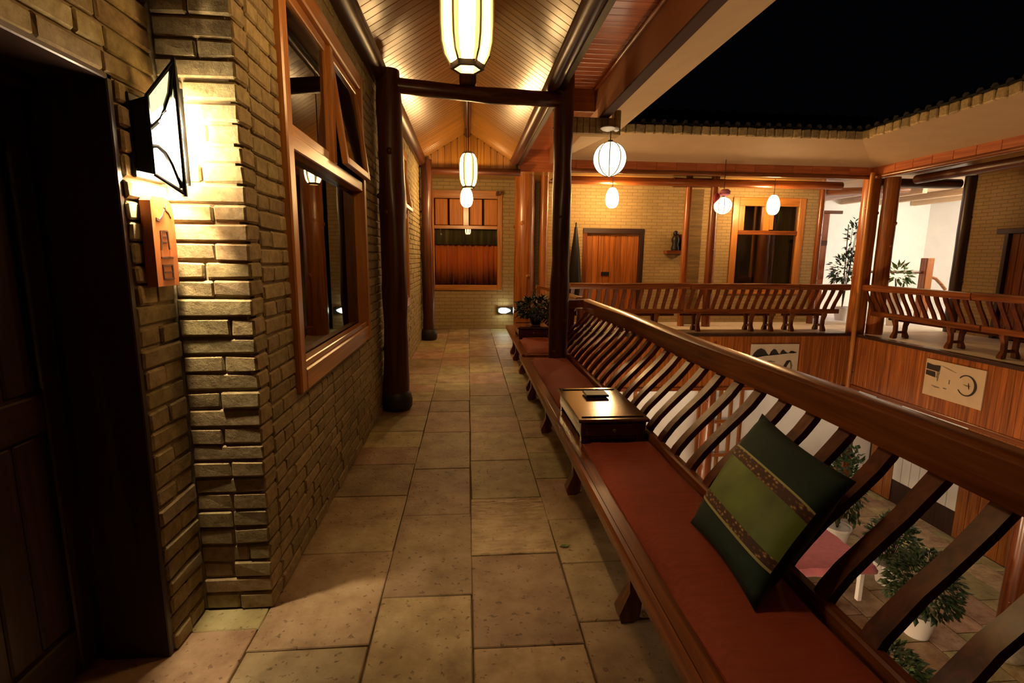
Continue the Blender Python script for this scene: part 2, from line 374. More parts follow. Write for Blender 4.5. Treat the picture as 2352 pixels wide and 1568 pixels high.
run(0.93, 1.60, ystops([-0.6, 0.5, 1.3], 11.2, 0.45, 0.7))
# ---- brick walls
rb = random.Random(11)
_bm_cache = {}
def brick_mesh(l, d, h, k):
    key = (round(l, 2), round(d, 2), round(h, 3), k)
    if key in _bm_cache: return _bm_cache[key]
    r = random.Random(hash(key) & 0xffff)
    bm = bmesh.new(); bmesh.ops.create_cube(bm, size=1)
    for v in bm.verts:
        v.co = Vector((v.co.x*(l-0.004)+r.uniform(-.002, .002), v.co.y*d, v.co.z*(h-0.009)+r.uniform(-.0035, .0035)))
    bmesh.ops.bevel(bm, geom=bm.edges[:], offset=0.0075, segments=1, affect='EDGES')
    for v in bm.verts: v.co += Vector((r.uniform(-.002, .002), r.uniform(-.002, .002), r.uniform(-.002, .002)))
    me = bpy.data.meshes.new('brick'); bm.to_mesh(me); bm.free(); me.materials.append(M['brick'])
    _bm_cache[key] = me; return me
def lay(parent, plane, items, limit=300):
    # plane: 'x' -> bricks run along y, face +x at given coordinate; 'y' -> run along x, face -y
    objs = items[:limit]; rest = items[limit:]
    for (u0, u1, z, h, dep, face) in objs:
        me = brick_mesh(u1-u0, dep, h, rb.randint(0, 3)); jig = rb.uniform(-0.002, 0.004); t = rb.uniform(-0.008, 0.008)
        if plane == 'x': link('brick', me, parent, (face-dep/2+jig, (u0+u1)/2, z+h/2), (rb.uniform(-.006, .006), 0, pi/2+t))
        else: link('brick', me, parent, ((u0+u1)/2, face+dep/2-jig, z+h/2), (0, rb.uniform(-.008, .008), t))
    if rest:
        mb = MB()
        for (u0, u1, z, h, dep, face) in rest:
            me = brick_mesh(u1-u0, dep, h, rb.randint(0, 3)); jig = rb.uniform(-0.004, 0.005)
            off = Vector((face-dep/2+jig, (u0+u1)/2, z+h/2)) if plane == 'x' else Vector(((u0+u1)/2, face+dep/2-jig, z+h/2))
            if plane == 'x': mb.add([Vector((-v.co.y, v.co.x, v.co.z))+off for v in me.vertices], [tuple(p.vertices) for p in me.polygons])
            else: mb.add([v.co+off for v in me.vertices], [tuple(p.vertices) for p in me.polygons])
        mb.build('brick_courses', M['brick'], parent, False, kind='stuff')
def courses(z0, z1, h=0.0755):
    z = z0
    while z < z1-0.03:
        hh = h*rb.uniform(0.93, 1.07); yield z, hh; z += hh
def rowcut(u0, u1, holes, z, h, off):
    segs = [(u0, u1)]
    for (a, b, c, d) in holes:
        if z+h*0.5 > c and z+h*0.5 < d:
            ns = []
            for s, e in segs:
                if b <= s or a >= e: ns.append((s, e)); continue
                if a-s > 0.04: ns.append((s, a))
                if e-b > 0.04: ns.append((b, e))
            segs = ns
    out = []
    for s, e in segs:
        u = s; first = True
        while u < e-0.005:
            l = rb.choice((0.25, 0.26, 0.27, 0.26, 0.27, 0.13)) if not first else off
            first = False
            if e-(u+l) < 0.07: l = e-u
            l = round(min(l, e-u), 2) if e-u-l > 0.02 else e-u
            out.append((u, u+l)); u += l
    return out
# window wall
WIN1 = (2.60, 4.47, 0.85, 2.95); WIN2 = (5.75, 7.55, 0.85, 2.95)
wl = MB()
for y0, y1, z0, z1 in ((2.20, 2.60, 0, 3.5), (2.60, 4.47, 0, .85), (2.60, 4.47, 2.95, 3.5), (4.47, 5.75, 0, 3.5), (5.75, 7.55, 0, .85), (5.75, 7.55, 2.95, 3.5), (7.55, 11.3, 0, 3.5)):
    wl.box(WX-0.22, y0, z0, WX-0.013, y1, z1)
wl = wl.build('wall_left', M['mortar'], label='tumbled tan brick wall along the left of the walkway around the windows', cat='wall', kind='structure')
items = []
for i, (z, h) in enumerate(courses(0.0, 3.35)):
    for (s, e) in rowcut(2.27 if i % 2 else 2.265, 11.05, [WIN1, WIN2], z, h, 0.13 if i % 2 else 0.25):
        items.append((s, e, z, h, 0.10, WX))
items.sort(key=lambda q: -((q[1]-q[0])/(q[0]**2)) if q[2] < 3.0 else 0)
lay(wl, 'x', items)
# brick pier between door recess and window wall
wp = B(PX-0.1, PY+0.012, 0, WX-0.03, 2.33, 3.5).build('wall_left_pier', M['mortar'], label='brick pier projecting beside the wall sconce, brightly lit on its face', cat='wall', kind='structure')
items = []
for i, (z, h) in enumerate(courses(0.0, 3.35)):
    c = [PX, WX+0.003] if i % 2 else [PX, PX+rb.uniform(0.12, 0.17), WX+0.003]
    if rb.random() < 0.12: c = [PX, PX+rb.uniform(0.08, 0.2), WX+0.003]
    for j in range(len(c)-1): items.append((c[j], c[j+1], z, h, 0.125, PY+rb.uniform(-0.004, 0.004)))
lay(wp, 'y', items)
# recess wall with the door
DY0, DY1, DZ = 0.92, 1.90, 2.14
wd = MB()
wd.box(PX-0.34, DY1, 0, PX-0.013, PY+0.02, 3.5); wd.box(PX-0.34, DY0, DZ, PX-0.013, DY1, 3.5); wd.box(PX-0.34, -2.6, 0, PX-0.013, DY0, 3.5)
wd = wd.build('wall_left_recess', M['mortar'], label='brick wall of the dark door recess under the sconce', cat='wall', kind='structure')
items = []
for i, (z, h) in enumerate(courses(0.0, 3.35)):
    if z+h/2 < DZ:
        c = [DY1+rb.uniform(-.008, .008), PY] if i % 2 else [DY1+rb.uniform(-.008, .008), DY1+0.12, PY]
        for j in range(len(c)-1): items.append((c[j], c[j+1], z, h, 0.10, PX+rb.uniform(-.004, .006)))
    else:
        for (s, e) in rowcut(0.55, PY, [], z, h, 0.13 if i % 2 else 0.25): items.append((s, e, z, h, 0.10, PX))
lay(wd, 'x', items)

# ---- end wall of the walkway
EY = 11.05
we = MB()
we.box(-1.1, EY, 0, -0.79, EY+0.2, 3.2).box(0.72, EY, 0, 1.02, EY+0.2, 3.2).box(-0.79, EY, 0, 0.72, EY+0.2, 0.84).box(-0.79, EY, 2.90, 0.72, EY+0.2, 3.2)
we.build('wall_end', M['brick_x'], label='ochre brick wall closing the end of the walkway below the orange curtain window', cat='wall', kind='structure')
B(-1.1, 9.75, 3.13, 1.7, EY+0.3, 3.2).build('ceiling_end', M['board_x'], label='flat wooden ceiling over the far end of the walkway', cat='ceiling', kind='structure')
# ---- gable ceiling of boards
RZ, EZ, EXX = 3.76, 3.27, 0.80
ang = math.atan2(RZ-EZ, EXX); ln = math.hypot(RZ-EZ, EXX)
bw = 0.108
pm = MB().rbox(-ln/2, -bw/2+0.002, -0.009, ln/2, bw/2-0.002, 0.009, r=0.0035).mesh('ceiling_board', M['board_x'])
for sgn, nm, lb in ((-1, 'ceiling_left', 'left slope of the golden boarded gable ceiling'), (1, 'ceiling_right', 'right slope of the golden boarded gable ceiling')):
    mb = MB(); t = 0.03
    mb.add([(sgn*EXX*1.2, -2.8, EZ-0.2*(RZ-EZ)+.016), (0, -2.8, RZ+.016), (0, 9.7, RZ+.016), (sgn*EXX*1.2, 9.7, EZ-0.2*(RZ-EZ)+.016),
            (sgn*EXX*1.2, -2.8, EZ-0.2*(RZ-EZ)+.016+t), (0, -2.8, RZ+.016+t), (0, 9.7, RZ+.016+t), (sgn*EXX*1.2, 9.7, EZ-0.2*(RZ-EZ)+.016+t)],
           [(0, 1, 2, 3), (4, 7, 6, 5), (0, 4, 5, 1), (1, 5, 6, 2), (2, 6, 7, 3), (3, 7, 4, 0)])
    par = mb.build(nm, M['dark_x'], label=lb, cat='ceiling', kind='structure')
    y = 0.75
    while y < 9.68:
        link('ceiling_board', pm, par, (sgn*EXX/2, y, (RZ+EZ)/2), (0, sgn*ang, rb.uniform(-.001, .001))); y += bw
    pm2 = MB().box(-ln/2, -1.7, -0.009, ln/2, 1.7, 0.009).mesh('ceiling_boarding', M['board_x'])
    o = link('ceiling_boarding', pm2, par, (sgn*EXX/2, -1.01, (RZ+EZ)/2), (0, sgn*ang, 0))
# gable infill boards over the second tie beam
wg = B(-0.92, 9.70, 3.12, 0.92, 9.72, 3.30).build('wall_gable', M['dark_z'], label='small boarded gable above the far tie beam', cat='wall', kind='structure')
gw = 0.118
for i in range(15):
    x = -0.826+i*gw; zt = min(RZ-abs(abs(x)-gw/2)*(RZ-EZ)/EXX-0.02, RZ-0.02)
    RB(x-gw/2+.002, 9.672, 3.12, x+gw/2-.002, 9.698, max(zt, 3.2), r=0.003).build('gable_board', M['board_z'], wg)
# ---- red boarded soffit beyond the post line
ce = B(0.86, -2.6, 3.515, 1.499, 10.8, 3.535).build('ceiling_eave', M['dark_x'], label='flat red-brown boarded soffit between the post line and the eave beam', cat='ceiling', kind='structure')
sm = MB().rbox(-0.305, -0.056, -0.009, 0.305, 0.056, 0.009, r=0.004).mesh('soffit_board', M['red_x'])
y = 1.6
while y < 6.28: link('soffit_board', sm, ce, (1.195, y, 3.502)); y += 0.116
B(0.89, -2.6, 3.494, 1.50, 1.5, 3.512).build('soffit_boarding', M['red_x'], ce)
B(0.89, 6.36, 3.494, 1.50, 10.8, 3.512).build('soffit_boarding', M['red_x'], ce)

# ---- eaves (profile swept round the three sides of the courtyard)
def quadslab(mb, p, t):   # p: four corners, thickened upward
    p = [Vector(q) for q in p]; n = len(mb.v)
    return mb.add(p+[q+Vector((0, 0, t)) for q in p], [(0, 1, 2, 3), (7, 6, 5, 4), (0, 4, 5, 1), (1, 5, 6, 2), (2, 6, 7, 3), (3, 7, 4, 0)])
LX, LY, RX = 2.45, 8.75, 6.80          # lip lines
BXI, BYI, RXI = 1.50, 10.30, 8.30      # eave beam lines
LZ, SZ = 3.60, 3.42
s1 = quadslab(MB(), [(1.60, -2.6, SZ-.08), (LX, -2.6, LZ), (LX, LY, LZ), (1.60, BYI, SZ-.08)], 0.03)
s1.build('eave_soffit', M['cream'], label='cream plaster soffit of the near eave running overhead to the courtyard', cat='soffit', kind='structure')
s2 = quadslab(MB(), [(LX, LY, LZ), (RX, LY, LZ), (RXI, BYI, SZ), (1.60, BYI, SZ)], 0.03)
s2.build('eave_soffit', M['cream'], label='cream plaster soffit of the eave across the courtyard', cat='soffit', kind='structure')
s3 = quadslab(MB(), [(RX, LY, LZ), (RX, 1.0, LZ), (RXI, 1.0, SZ), (RXI, BYI, SZ)], 0.03)
s3.build('eave_soffit', M['cream'], label='cream plaster soffit of the eave on the right side of the courtyard', cat='soffit', kind='structure')
def eave_edge(nm, lab, a, b, inward):
    a, b = Vector(a), Vector(b); d = (b-a); Ln = d.length; d.normalize(); inw = Vector(inward)
    ed = root('eave_edge', tuple((a+b)/2), lab, 'eave', None, 'structure')
    mb = MB(); q = [a+inw*.02, b+inw*.02, b+inw*.07, a+inw*.07]
    quadslab(mb, q, 0.135); mb.build('backing', M['tile_edge'], ed)
    n = int(Ln/0.16); r2 = random.Random(5)
    for i in range(n):
        c = a+d*(Ln*(i+0.5)/n)+Vector((0, 0, 0.07)); wid = Ln/n*r2.uniform(0.78, 0.97)
        m2 = MB().rbox(-wid/2, -0.035, -0.072, wid/2, 0.035, 0.072, r=0.014).mesh('edge_tile', M['tile_edge'])
        link('edge_tile', m2, ed, c, (r2.uniform(-.06, .06), r2.uniform(-.13, .13), math.atan2(d.y, d.x)+r2.uniform(-.05, .05)))
eave_edge('e', 'row of straw-coloured edge tiles along the eave across the courtyard', (LX, LY, LZ), (RX, LY, LZ), (0, 1, 0))
eave_edge('e', 'row of straw-coloured edge tiles along the eave on the right side', (RX, LY, LZ), (RX, 1.6, LZ), (1, 0, 0))
B(LX-.03, -2.6, LZ-.005, LX+.012, LY, LZ+.10).build('eave_fascia', M['cream'], label='narrow pale fascia board along the near eave', cat='fascia', kind='structure')
def roof(nm, lab, p, ridge_dir, n):
    p = [Vector(q) for q in p]; ro = root('roof', tuple(p[0]), lab, 'roof', None, 'structure')
    mb = quadslab(MB(), p, 0.04); mb.build('roof_deck', M['tile'], ro)
    mb = MB()
    for i in range(n):
        t = (i+0.5)/n; a = p[0].lerp(p[1], t); b = p[3].lerp(p[2], t); up_ = Vector((0, 0, 0.05))
        mb.tube([a+up_, a.lerp(b, .5)+up_, b+up_], 0.045, 6)
    mb.build('cover_tiles', M['tile'], ro, True, kind='stuff')
roof('r', 'dark tiled roof across the courtyard, almost black at night', [(LX, LY, LZ+.14), (RX, LY, LZ+.14), (10.0, 12.4, 4.95), (0.6, 12.4, 4.95)], 'x', 24)
roof('r', 'dark tiled roof on the right side of the courtyard', [(RX, LY, LZ+.14), (RX, 1.0, LZ+.14), (10.4, 1.0, 4.95), (10.4, 12.4, 4.95)], 'y', 40)
roof('r', 'dark tiled roof above the near walkway', [(LX, -2.6, LZ+.10), (LX, LY, LZ+.10), (0.0, 10.6, 4.6), (0.0, -2.6, 4.6)], 'y', 10)
roof('r', 'dark tiled roof above the left wall', [(0.0, -2.6, 4.6), (0.0, 12, 4.6), (-1.6, 12, 3.6), (-1.6, -2.6, 3.6)], 'y', 8)

B(0.86, 9.74, 3.10, 1.62, 9.78, 3.53).build('wall_soffit_end', M['red_x'], label='red-brown board closing the far end of the boarded soffit', cat='wall', kind='structure')

# ================================================================ LOG FRAME
def log_column(x, y, r, z0, z1, lab, mat='log_z', base=None, seed=0, wob=0.042, grp=None):
    o = root('log_column', (x, y, z0), lab, 'column', grp)
    n = 26; hb = 0.0 if not base else base[1]
    rr = random.Random(seed); lean = (rr.uniform(-.012, .012), rr.uniform(-.012, .012))
    pts = []; rad = []
    for i in range(n):
        t = i/(n-1); z = z0+hb*0.8+(z1-z0-hb*0.8)*t
        pts.append((x+lean[0]*math.sin(t*3), y+lean[1]*math.sin(t*2.3), z)); rad.append(r*(1.04-0.08*t))
    MB().tube(pts, rad, 20, True, wob, seed).build('shaft', M[mat], o, True)
    for k in range(4):   # knots left on the log
        t = rr.uniform(0.15, 0.9); an = rr.uniform(2.6, 5.6); z = z0+(z1-z0)*t
        c = Vector((x+math.cos(an)*r*.93, y+math.sin(an)*r*.93, z)); d = Vector((math.cos(an), math.sin(an), 0.3)).normalized()
        MB().tube([c-d*0.03, c+d*r*0.10, c+d*r*0.17], [r*.30, r*.20, r*.07], 10).build('knot', M[mat], o, True)
    if base:
        br, bh = base
        MB().lathe(x, y, [(br*.86, z0), (br, z0+bh*.18), (br*1.02, z0+bh*.55), (br*.93, z0+bh*.85), (br*.80, z0+bh)], 24).build('stone_base', M['base'] if base[0] < .3 and mat != 'rail_z' else M['greystone'], o, True)
    return o
log_column(-0.735, 5.17, 0.122, 0, 3.24, 'thick dark lacquered log column standing on a black round base past the big window', base=(0.158, 0.19), seed=2)
log_column(-0.735, 9.62, 0.105, 0, 3.24, 'far dark log column on a black base near the curtained end window', base=(0.150, 0.20), seed=4)
log_column(0.985, 5.50, 0.100, 0, 3.48, 'knotty dark log post rising behind the bench and its red mats', seed=9, wob=0.05)
log_column(1.12, 10.35, 0.20, 0, 3.30, 'thick orange-lit wooden column at the far right end of the walkway', mat='panel_z', seed=12, wob=0.012)
log_column(1.52, 10.42, 0.085, 0, 3.30, 'slim wooden post right beside the thick orange-lit column', mat='panel_z', seed=13, wob=0.015)
def beam(name, lab, pts, r, seed, mat, cat='beam', wob=0.03, n=16, parent=None):
    P = [Vector(p) for p in pts]; path = []
    for i in range(len(P)-1):
        for k in range(10): path.append(P[i].lerp(P[i+1], k/10))
    path.append(P[-1])
    return MB().tube(path, r, n, True, wob, seed).build(name, M[mat], parent, True, label=lab, cat=cat)
beam('tie_beam', 'dark log tie beam spanning the walkway from the big column to the knotty post', [(-0.66, 5.17, 3.115), (0.2, 5.32, 3.10), (0.93, 5.46, 3.125)], 0.072, 21, 'log_x', wob=0.035)
beam('tie_beam', 'far dark tie beam under the small boarded gable', [(-0.68, 9.62, 3.06), (0.95, 9.62, 3.06)], 0.062, 22, 'log_x')
MB().rbox(-0.075, 5.20, 3.165, 0.085, 5.36, 3.74, r=0.015).build('king_post', M['log_z'], label='short king post standing on the middle of the near tie beam', cat='post')
beam('ridge_beam', 'dark ridge beam along the top of the boarded ceiling', [(0, -2.6, 3.70), (0, 9.7, 3.70)], 0.055, 23, 'log_y')
beam('eave_beam', 'dark log purlin along the foot of the left ceiling slope', [(-0.832, -2.6, 3.225), (-0.832, 9.6, 3.225)], 0.095, 24, 'log_y')
beam('eave_beam', 'dark log purlin along the foot of the right ceiling slope', [(0.850, -2.6, 3.26), (0.850, 9.6, 3.26)], 0.082, 25, 'log_y')
# outer eave beam: inner moulding and board
eb = root('eave_girder', (1.55, 0, 3.14), 'broad brown eave girder above the bench rail with a thin moulding', 'beam')
B(1.50, -2.6, 3.14, 1.60, 6.16, 3.50).build('girder_board', M['eavebrown'], eb); B(1.50, 6.16, 3.25, 1.60, 10.25, 3.50).build('girder_board', M['eavebrown'], eb)
MB().tube([(1.487, -2.6, 3.475), (1.487, 6.9, 3.475)], 0.020, 8).build('moulding', M['red_y'], eb, True)
MB().rbox(1.494, -2.6, 3.118, 1.606, 6.16, 3.139, r=0.006).build('bottom_moulding', M['eave_dark'], eb)
RB(0.90, 6.28, 3.24, 1.498, 6.33, 3.515, r=0.006).build('cross_board', M['panel_x'], label='orange cross board closing the red soffit beyond the knotty post', cat='board')
og = root('outrigger_beam', (1.46, 6.07, 2.94), 'short olive-brown timber outrigger under the eave girder holding the white round lantern', 'beam')
RB(1.06, 6.02, 2.935, 1.70, 6.15, 3.116, r=0.010).build('timber', M['outrig'], og)
RB(1.665, 6.005, 2.925, 1.735, 6.165, 3.20, r=0.01).build('end_cap', M['outrig'], og)
for i in range(8):
    RB(1.09+i*.072, 6.010, 2.94, 1.152+i*.072, 6.021, 3.11, r=0.003).build('face_slat', M['outrig'], og)

# ================================================================ DOOR, SCONCE, PLAQUE
d1 = root('door_1', (PX-0.3, 1.4, 0), 'dark red-brown panelled wooden door deep in the left recess', 'door', None, 'structure')
RB(-1.475, 1.80, 0.02, -1.425, 1.885, 2.06, r=0.006).build('stile', M['dark_z'], d1)
RB(-1.475, 0.94, 0.02, -1.425, 1.06, 2.06, r=0.006).build('stile', M['dark_z'], d1)
for z0, z1 in ((0.02, 0.20), (0.95, 1.08), (1.90, 2.06)): RB(-1.472, 1.06, z0, -1.428, 1.80, z1, r=0.006).build('rail', M['dark_y'], d1)
for z0, z1 in ((0.20, 0.95), (1.08, 1.90)):
    p_ = MB().box(-1.462, 1.06, z0, -1.448, 1.80, z1); p_.build('panel', M['dark_z'], d1)
    for k in range(6): RB(-1.462, 1.075+k*.12, z0+.01, -1.440, 1.182+k*.12, z1-.01, r=0.006).build('panel_board', M['dark_z'], d1)
RB(-1.428, 1.787, 1.10, -1.418, 1.800, 1.86, r=0.003).build('edge_strip', M['steel'], d1, label='grey metal strip along the upper panel')
fr = RB(-1.50, 1.885, 0.0, -1.375, 1.915, 2.14, r=0.004).build('door_frame', M['dark_z'], d1)
RB(-1.50, 0.90, 0.0, -1.375, 0.94, 2.14, r=0.004).build('door_frame', M['dark_z'], d1)
RB(-1.50, 0.90, 2.06, -1.375, 1.915, 2.14, r=0.004).build('door_head', M['dark_y'], d1)
RB(-1.40, 1.872, 0.0, PX-0.005, 1.8995, 2.13, r=0.004).build('reveal_lining', M['dark_z'], d1)
RB(-1.40, 0.92, 2.105, PX-0.005, 1.9, 2.135, r=0.004).build('reveal_lining', M['dark_y'], d1)
RB(-1.42, 1.30, 0.98, -1.40, 1.38, 1.02, r=0.004).build('latch', M['black'], d1)

sc = root('wall_sconce', (PX, 2.03, 1.77), 'black iron wall sconce with leaf-shaped bars over glowing white glass', 'wall lamp')
A, Bp, Cp, Dp, Ep = (-1.150, 1.955), (-1.098, 1.972), (-1.030, 2.028), (-1.040, 2.078), (-1.150, 2.118)
ztop = {0: 2.06, 1: 2.085, 2: 2.215, 3: 2.14, 4: 2.06}; zbot = {0: 1.835, 1: 1.825, 2: 1.765, 3: 1.80, 4: 1.835}
P5 = [A, Bp, Cp, Dp, Ep]
def face(i, j, u0, u1, v0, v1, off=0.0, t=0.004):
    a, b = Vector((*P5[i], 0)), Vector((*P5[j], 0)); nrm = Vector(((b-a).y, -(b-a).x, 0)).normalized()
    def pt(u, v):
        q = a.lerp(b, u); zb = zbot[i]+(zbot[j]-zbot[i])*u; zt = ztop[i]+(ztop[j]-ztop[i])*u
        return Vector((q.x, q.y, zb+(zt-zb)*v))+nrm*off
    p = [pt(u0, v0), pt(u1, v0), pt(u1, v1), pt(u0, v1)]
    return MB().add(p+[q-nrm*t for q in p], [(0, 1, 2, 3), (7, 6, 5, 4), (0, 4, 5, 1), (1, 5, 6, 2), (2, 6, 7, 3), (3, 7, 4, 0)]), pt, nrm
RB(PX-0.004, 1.945, 1.81, PX+0.012, 2.128, 2.09, r=0.004).build('back_plate', M['black'], sc)
face(0, 1, 0, 1, 0, 1)[0].build('side_plate', M['black'], sc)
face(1, 2, 0.03, 0.97, 0.03, 0.74)[0].build('glass', M['sconce_glow'], sc)
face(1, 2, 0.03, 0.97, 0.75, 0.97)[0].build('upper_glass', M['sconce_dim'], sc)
face(2, 3, 0.03, 0.97, 0.03, 0.80)[0].build('glass', M['sconce_glow'], sc)
face(3, 4, 0.05, 0.95, 0.03, 0.97)[0].build('side_glass', M['sconce_glow'], sc)
MB().lathe(-1.092, 2.035, [(.004, 1.915), (.016, 1.920), (.021, 1.937), (.016, 1.955), (.008, 1.968)], 10).build('bulb', M['sconce_bulb'], sc, True)
MB().tube([(-1.092, 2.035, 1.966), (-1.092, 2.035, 2.03), (-1.15, 2.035, 2.03)], .009, 8).build('bulb_holder', M['black'], sc, True)
g = MB(); tp = [Vector((*P5[k], ztop[k])) for k in range(5)]; g.add(tp+[q-Vector((0, 0, .006)) for q in tp], [(0, 1, 2, 3, 4), (9, 8, 7, 6, 5)]+[(k, (k+1) % 5, 5+(k+1) % 5, 5+k) for k in range(5)]); g.build('hood', M['black'], sc)
def bar(i, j, uv, r=0.0065):
    _, pt, nrm = face(i, j, 0, 1, 0, 1); return MB().tube([pt(u, v)+nrm*.003 for u, v in uv], r, 6)
bar(1, 2, [(0, 0), (0, .5), (0, 1)], .007).build('bar', M['black'], sc, True)
bar(1, 2, [(1, -0.02), (1, .5), (1, 1.03)], .008).build('bar', M['black'], sc, True)
bar(1, 2, [(0, 1), (.5, 1), (1, 1)], .007).build('bar', M['black'], sc, True)
bar(1, 2, [(0, 0), (.5, 0), (1, 0)], .007).build('bar', M['black'], sc, True)
bar(1, 2, [(0, .58), (.28, .62), (.55, .70), (.78, .80), (.95, .98)], .008).build('leaf_bar', M['black'], sc, True)
bar(1, 2, [(0, .36), (.20, .36), (.42, .30), (.65, .20), (.9, .03)], .008).build('leaf_bar', M['black'], sc, True)
bar(2, 3, [(0.05, .98), (.7, .72), (.95, .6), (.7, .45), (.9, .3), (.6, .05)], .006).build('leaf_bar', M['black'], sc, True)
bar(2, 3, [(1, 0), (1, .5), (1, 1)], .006).build('bar', M['black'], sc, True)
bar(3, 4, [(1, 0), (1, .5), (1, 1)], .006).build('bar', M['black'], sc, True)

pq = root('name_plaque', (PX+.02, 2.02, 1.43), 'orange wooden name plaque with carved dark characters below the sconce', 'sign')
ol = [(1.950, 1.432), (2.085, 1.432), (2.092, 1.50), (2.093, 1.66), (2.086, 1.715), (2.070, 1.742), (2.040, 1.752), (1.968, 1.752), (1.952, 1.735)]
MB().prism(ol, 'x', PX+0.008, PX+0.045).build('board', M['plaque'], pq)
fx = PX+0.0462
def stroke(pts, wd_=0.008):
    mb = MB()
    mb.sweep([(fx, p[0], p[1]) for p in pts], (0, 1, 0) if abs(pts[-1][1]-pts[0][1]) > abs(pts[-1][0]-pts[0][0]) else (0, 0, 1), wd_, 0.003)
    mb.build('carved_stroke', M['carve'], pq)
stroke([(1.975, 1.672), (1.995, 1.668), (2.015, 1.683), (2.03, 1.705), (2.042, 1.726)], .010)
stroke([(2.03, 1.715), (2.055, 1.70), (2.07, 1.682)], .006)
stroke([(1.995, 1.632), (1.995, 1.60), (1.988, 1.562)], .007); stroke([(1.995, 1.63), (2.015, 1.632), (2.038, 1.632)], .006)
stroke([(2.038, 1.632), (2.039, 1.60), (2.042, 1.565)], .007); stroke([(1.998, 1.612), (2.03, 1.612)], .005); stroke([(1.998, 1.592), (2.03, 1.592)], .005)
stroke([(1.985, 1.535), (2.02, 1.537), (2.06, 1.535)], .006); stroke([(1.99, 1.51), (1.99, 1.455)], .006); stroke([(1.99, 1.508), (2.05, 1.508)], .005)
stroke([(2.05, 1.508), (2.05, 1.46)], .006); stroke([(1.995, 1.482), (2.045, 1.482)], .005); stroke([(1.99, 1.458), (2.055, 1.458)], .006)

# ================================================================ WINDOWS OF THE LEFT WALL
def left_window(name, y0, y1, z0, z1, lab, open_deg):
    o = root(name, (WX-.08, (y0+y1)/2, z0), lab, 'window', None, 'structure')
    xf = WX+0.030; xb = WX-0.16; fw_ = 0.085
    RB(xb, y0, z0, xf, y0+fw_, z1, r=0.008).build('frame_stile', M['frame_z'], o)
    RB(xb, y1-fw_, z0, xf, y1, z1, r=0.008).build('frame_stile', M['frame_z'], o)
    RB(xb, y0+fw_, z0, xf, y1-fw_, z0+0.115, r=0.008).build('frame_sill', M['frame_y'], o)
    RB(xb, y0+fw_, z1-0.11, xf, y1-fw_, z1, r=0.008).build('frame_head', M['frame_y'], o)
    zt = z0+1.255; ym = (y0+y1)/2+.02
    RB(xb, y0+fw_, zt-.045, xf-.012, y1-fw_, zt+.03, r=0.006).build('transom', M['frame_y'], o)
    RB(xb+.02, ym-.035, zt+.03, xf-.012, ym+.035, z1-.11, r=0.006).build('mullion', M['frame_z'], o)
    RB(WX-.05, y0+fw_, z0+.115, WX+.012, y1-fw_, z0+.150, r=0.005).build('glazing_bead', M['frame_y'], o)
    B(WX-.062, y0+fw_, z0+.12, WX-.055, y1-fw_, zt-.045).build('pane', M['glass'], o)
    def sash(ya, yb, deg):
        s = root('sash', (WX-.02, (ya+yb)/2, z1-.115), None, None); s.parent = o; s.location = Vector((WX-.02, (ya+yb)/2, z1-.115))-wloc(o)
        h = z1-.115-(zt+.034); hw = (yb-ya)/2; t = .055
        for nm, bx_, mt in (('sash_stile', (-.02, -hw, -h, .02, -hw+t, 0), 'frame_z'), ('sash_stile', (-.02, hw-t, -h, .02, hw, 0), 'frame_z'), ('sash_rail', (-.02, -hw+t, -h, .02, hw-t, -h+t), 'frame_y'), ('sash_rail', (-.02, -hw+t, -t, .02, hw-t, 0), 'frame_y')):
            me = MB().rbox(*bx_, r=.005).mesh(nm, M[mt]); q = bpy.data.objects.new(nm, me); COL.objects.link(q); q.parent = s
        me = MB().box(-.004, -hw+t, -h+t, .002, hw-t, -t).mesh('sash_pane', M['glass']); q = bpy.data.objects.new('sash_pane', me); COL.objects.link(q); q.parent = s
        s.rotation_euler = (0, -math.radians(deg), 0)
    sash(y0+fw_+.004, ym-.038, 0.0); sash(ym+.038, y1-fw_-.004, open_deg)
    return o
left_window('window_1', WIN1[0], WIN1[1], WIN1[2], WIN1[3], 'tall orange-framed window with its far upper sash propped open', 7)
left_window('window_2', WIN2[0], WIN2[1], WIN2[2], WIN2[3], 'second orange-framed window half hidden behind the thick log column', 9)
# dark rooms behind with curtains
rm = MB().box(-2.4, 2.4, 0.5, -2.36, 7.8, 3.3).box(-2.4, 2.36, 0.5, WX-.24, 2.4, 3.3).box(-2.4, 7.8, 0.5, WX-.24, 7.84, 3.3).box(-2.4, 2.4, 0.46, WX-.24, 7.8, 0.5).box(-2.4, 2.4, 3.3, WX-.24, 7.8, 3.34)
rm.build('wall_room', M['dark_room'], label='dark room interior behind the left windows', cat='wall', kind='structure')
def curtain(name, lab, mat, p0, p1, z0, z1, folds, amp, cat='curtain', kind=None):
    p0, p1 = Vector((*p0, 0)), Vector((*p1, 0)); d = p1-p0; n = Vector((d.y, -d.x, 0)).normalized(); k = folds*8
    vs = []; fs = []
    for i in range(k+1):
        t = i/k; o_ = amp*math.sin(t*folds*2*pi)+amp*.4*math.sin(t*folds*1.3*2*pi+1)
        q = p0+d*t
        for z, m in ((z1, .55), ((z0+z1)/2, 1.0), (z0, 1.25)):
            vs.append(q+n*o_*m+Vector((0, 0, z)))
    for i in range(k):
        for r in range(2): fs.append((i*3+r, (i+1)*3+r, (i+1)*3+r+1, i*3+r+1))
    m = MB(); m.add(vs, fs); o = m.build(name, M[mat], None, True, label=lab, cat=cat)
    s = o.modifiers.new('thick', 'SOLIDIFY'); s.thickness = 0.004; return o
curtain('curtain', 'red-brown curtain hanging inside the near tall window', 'curtain_r', (-1.30, 2.62), (-1.25, 3.62), 0.6, 3.1, 9, 0.03)
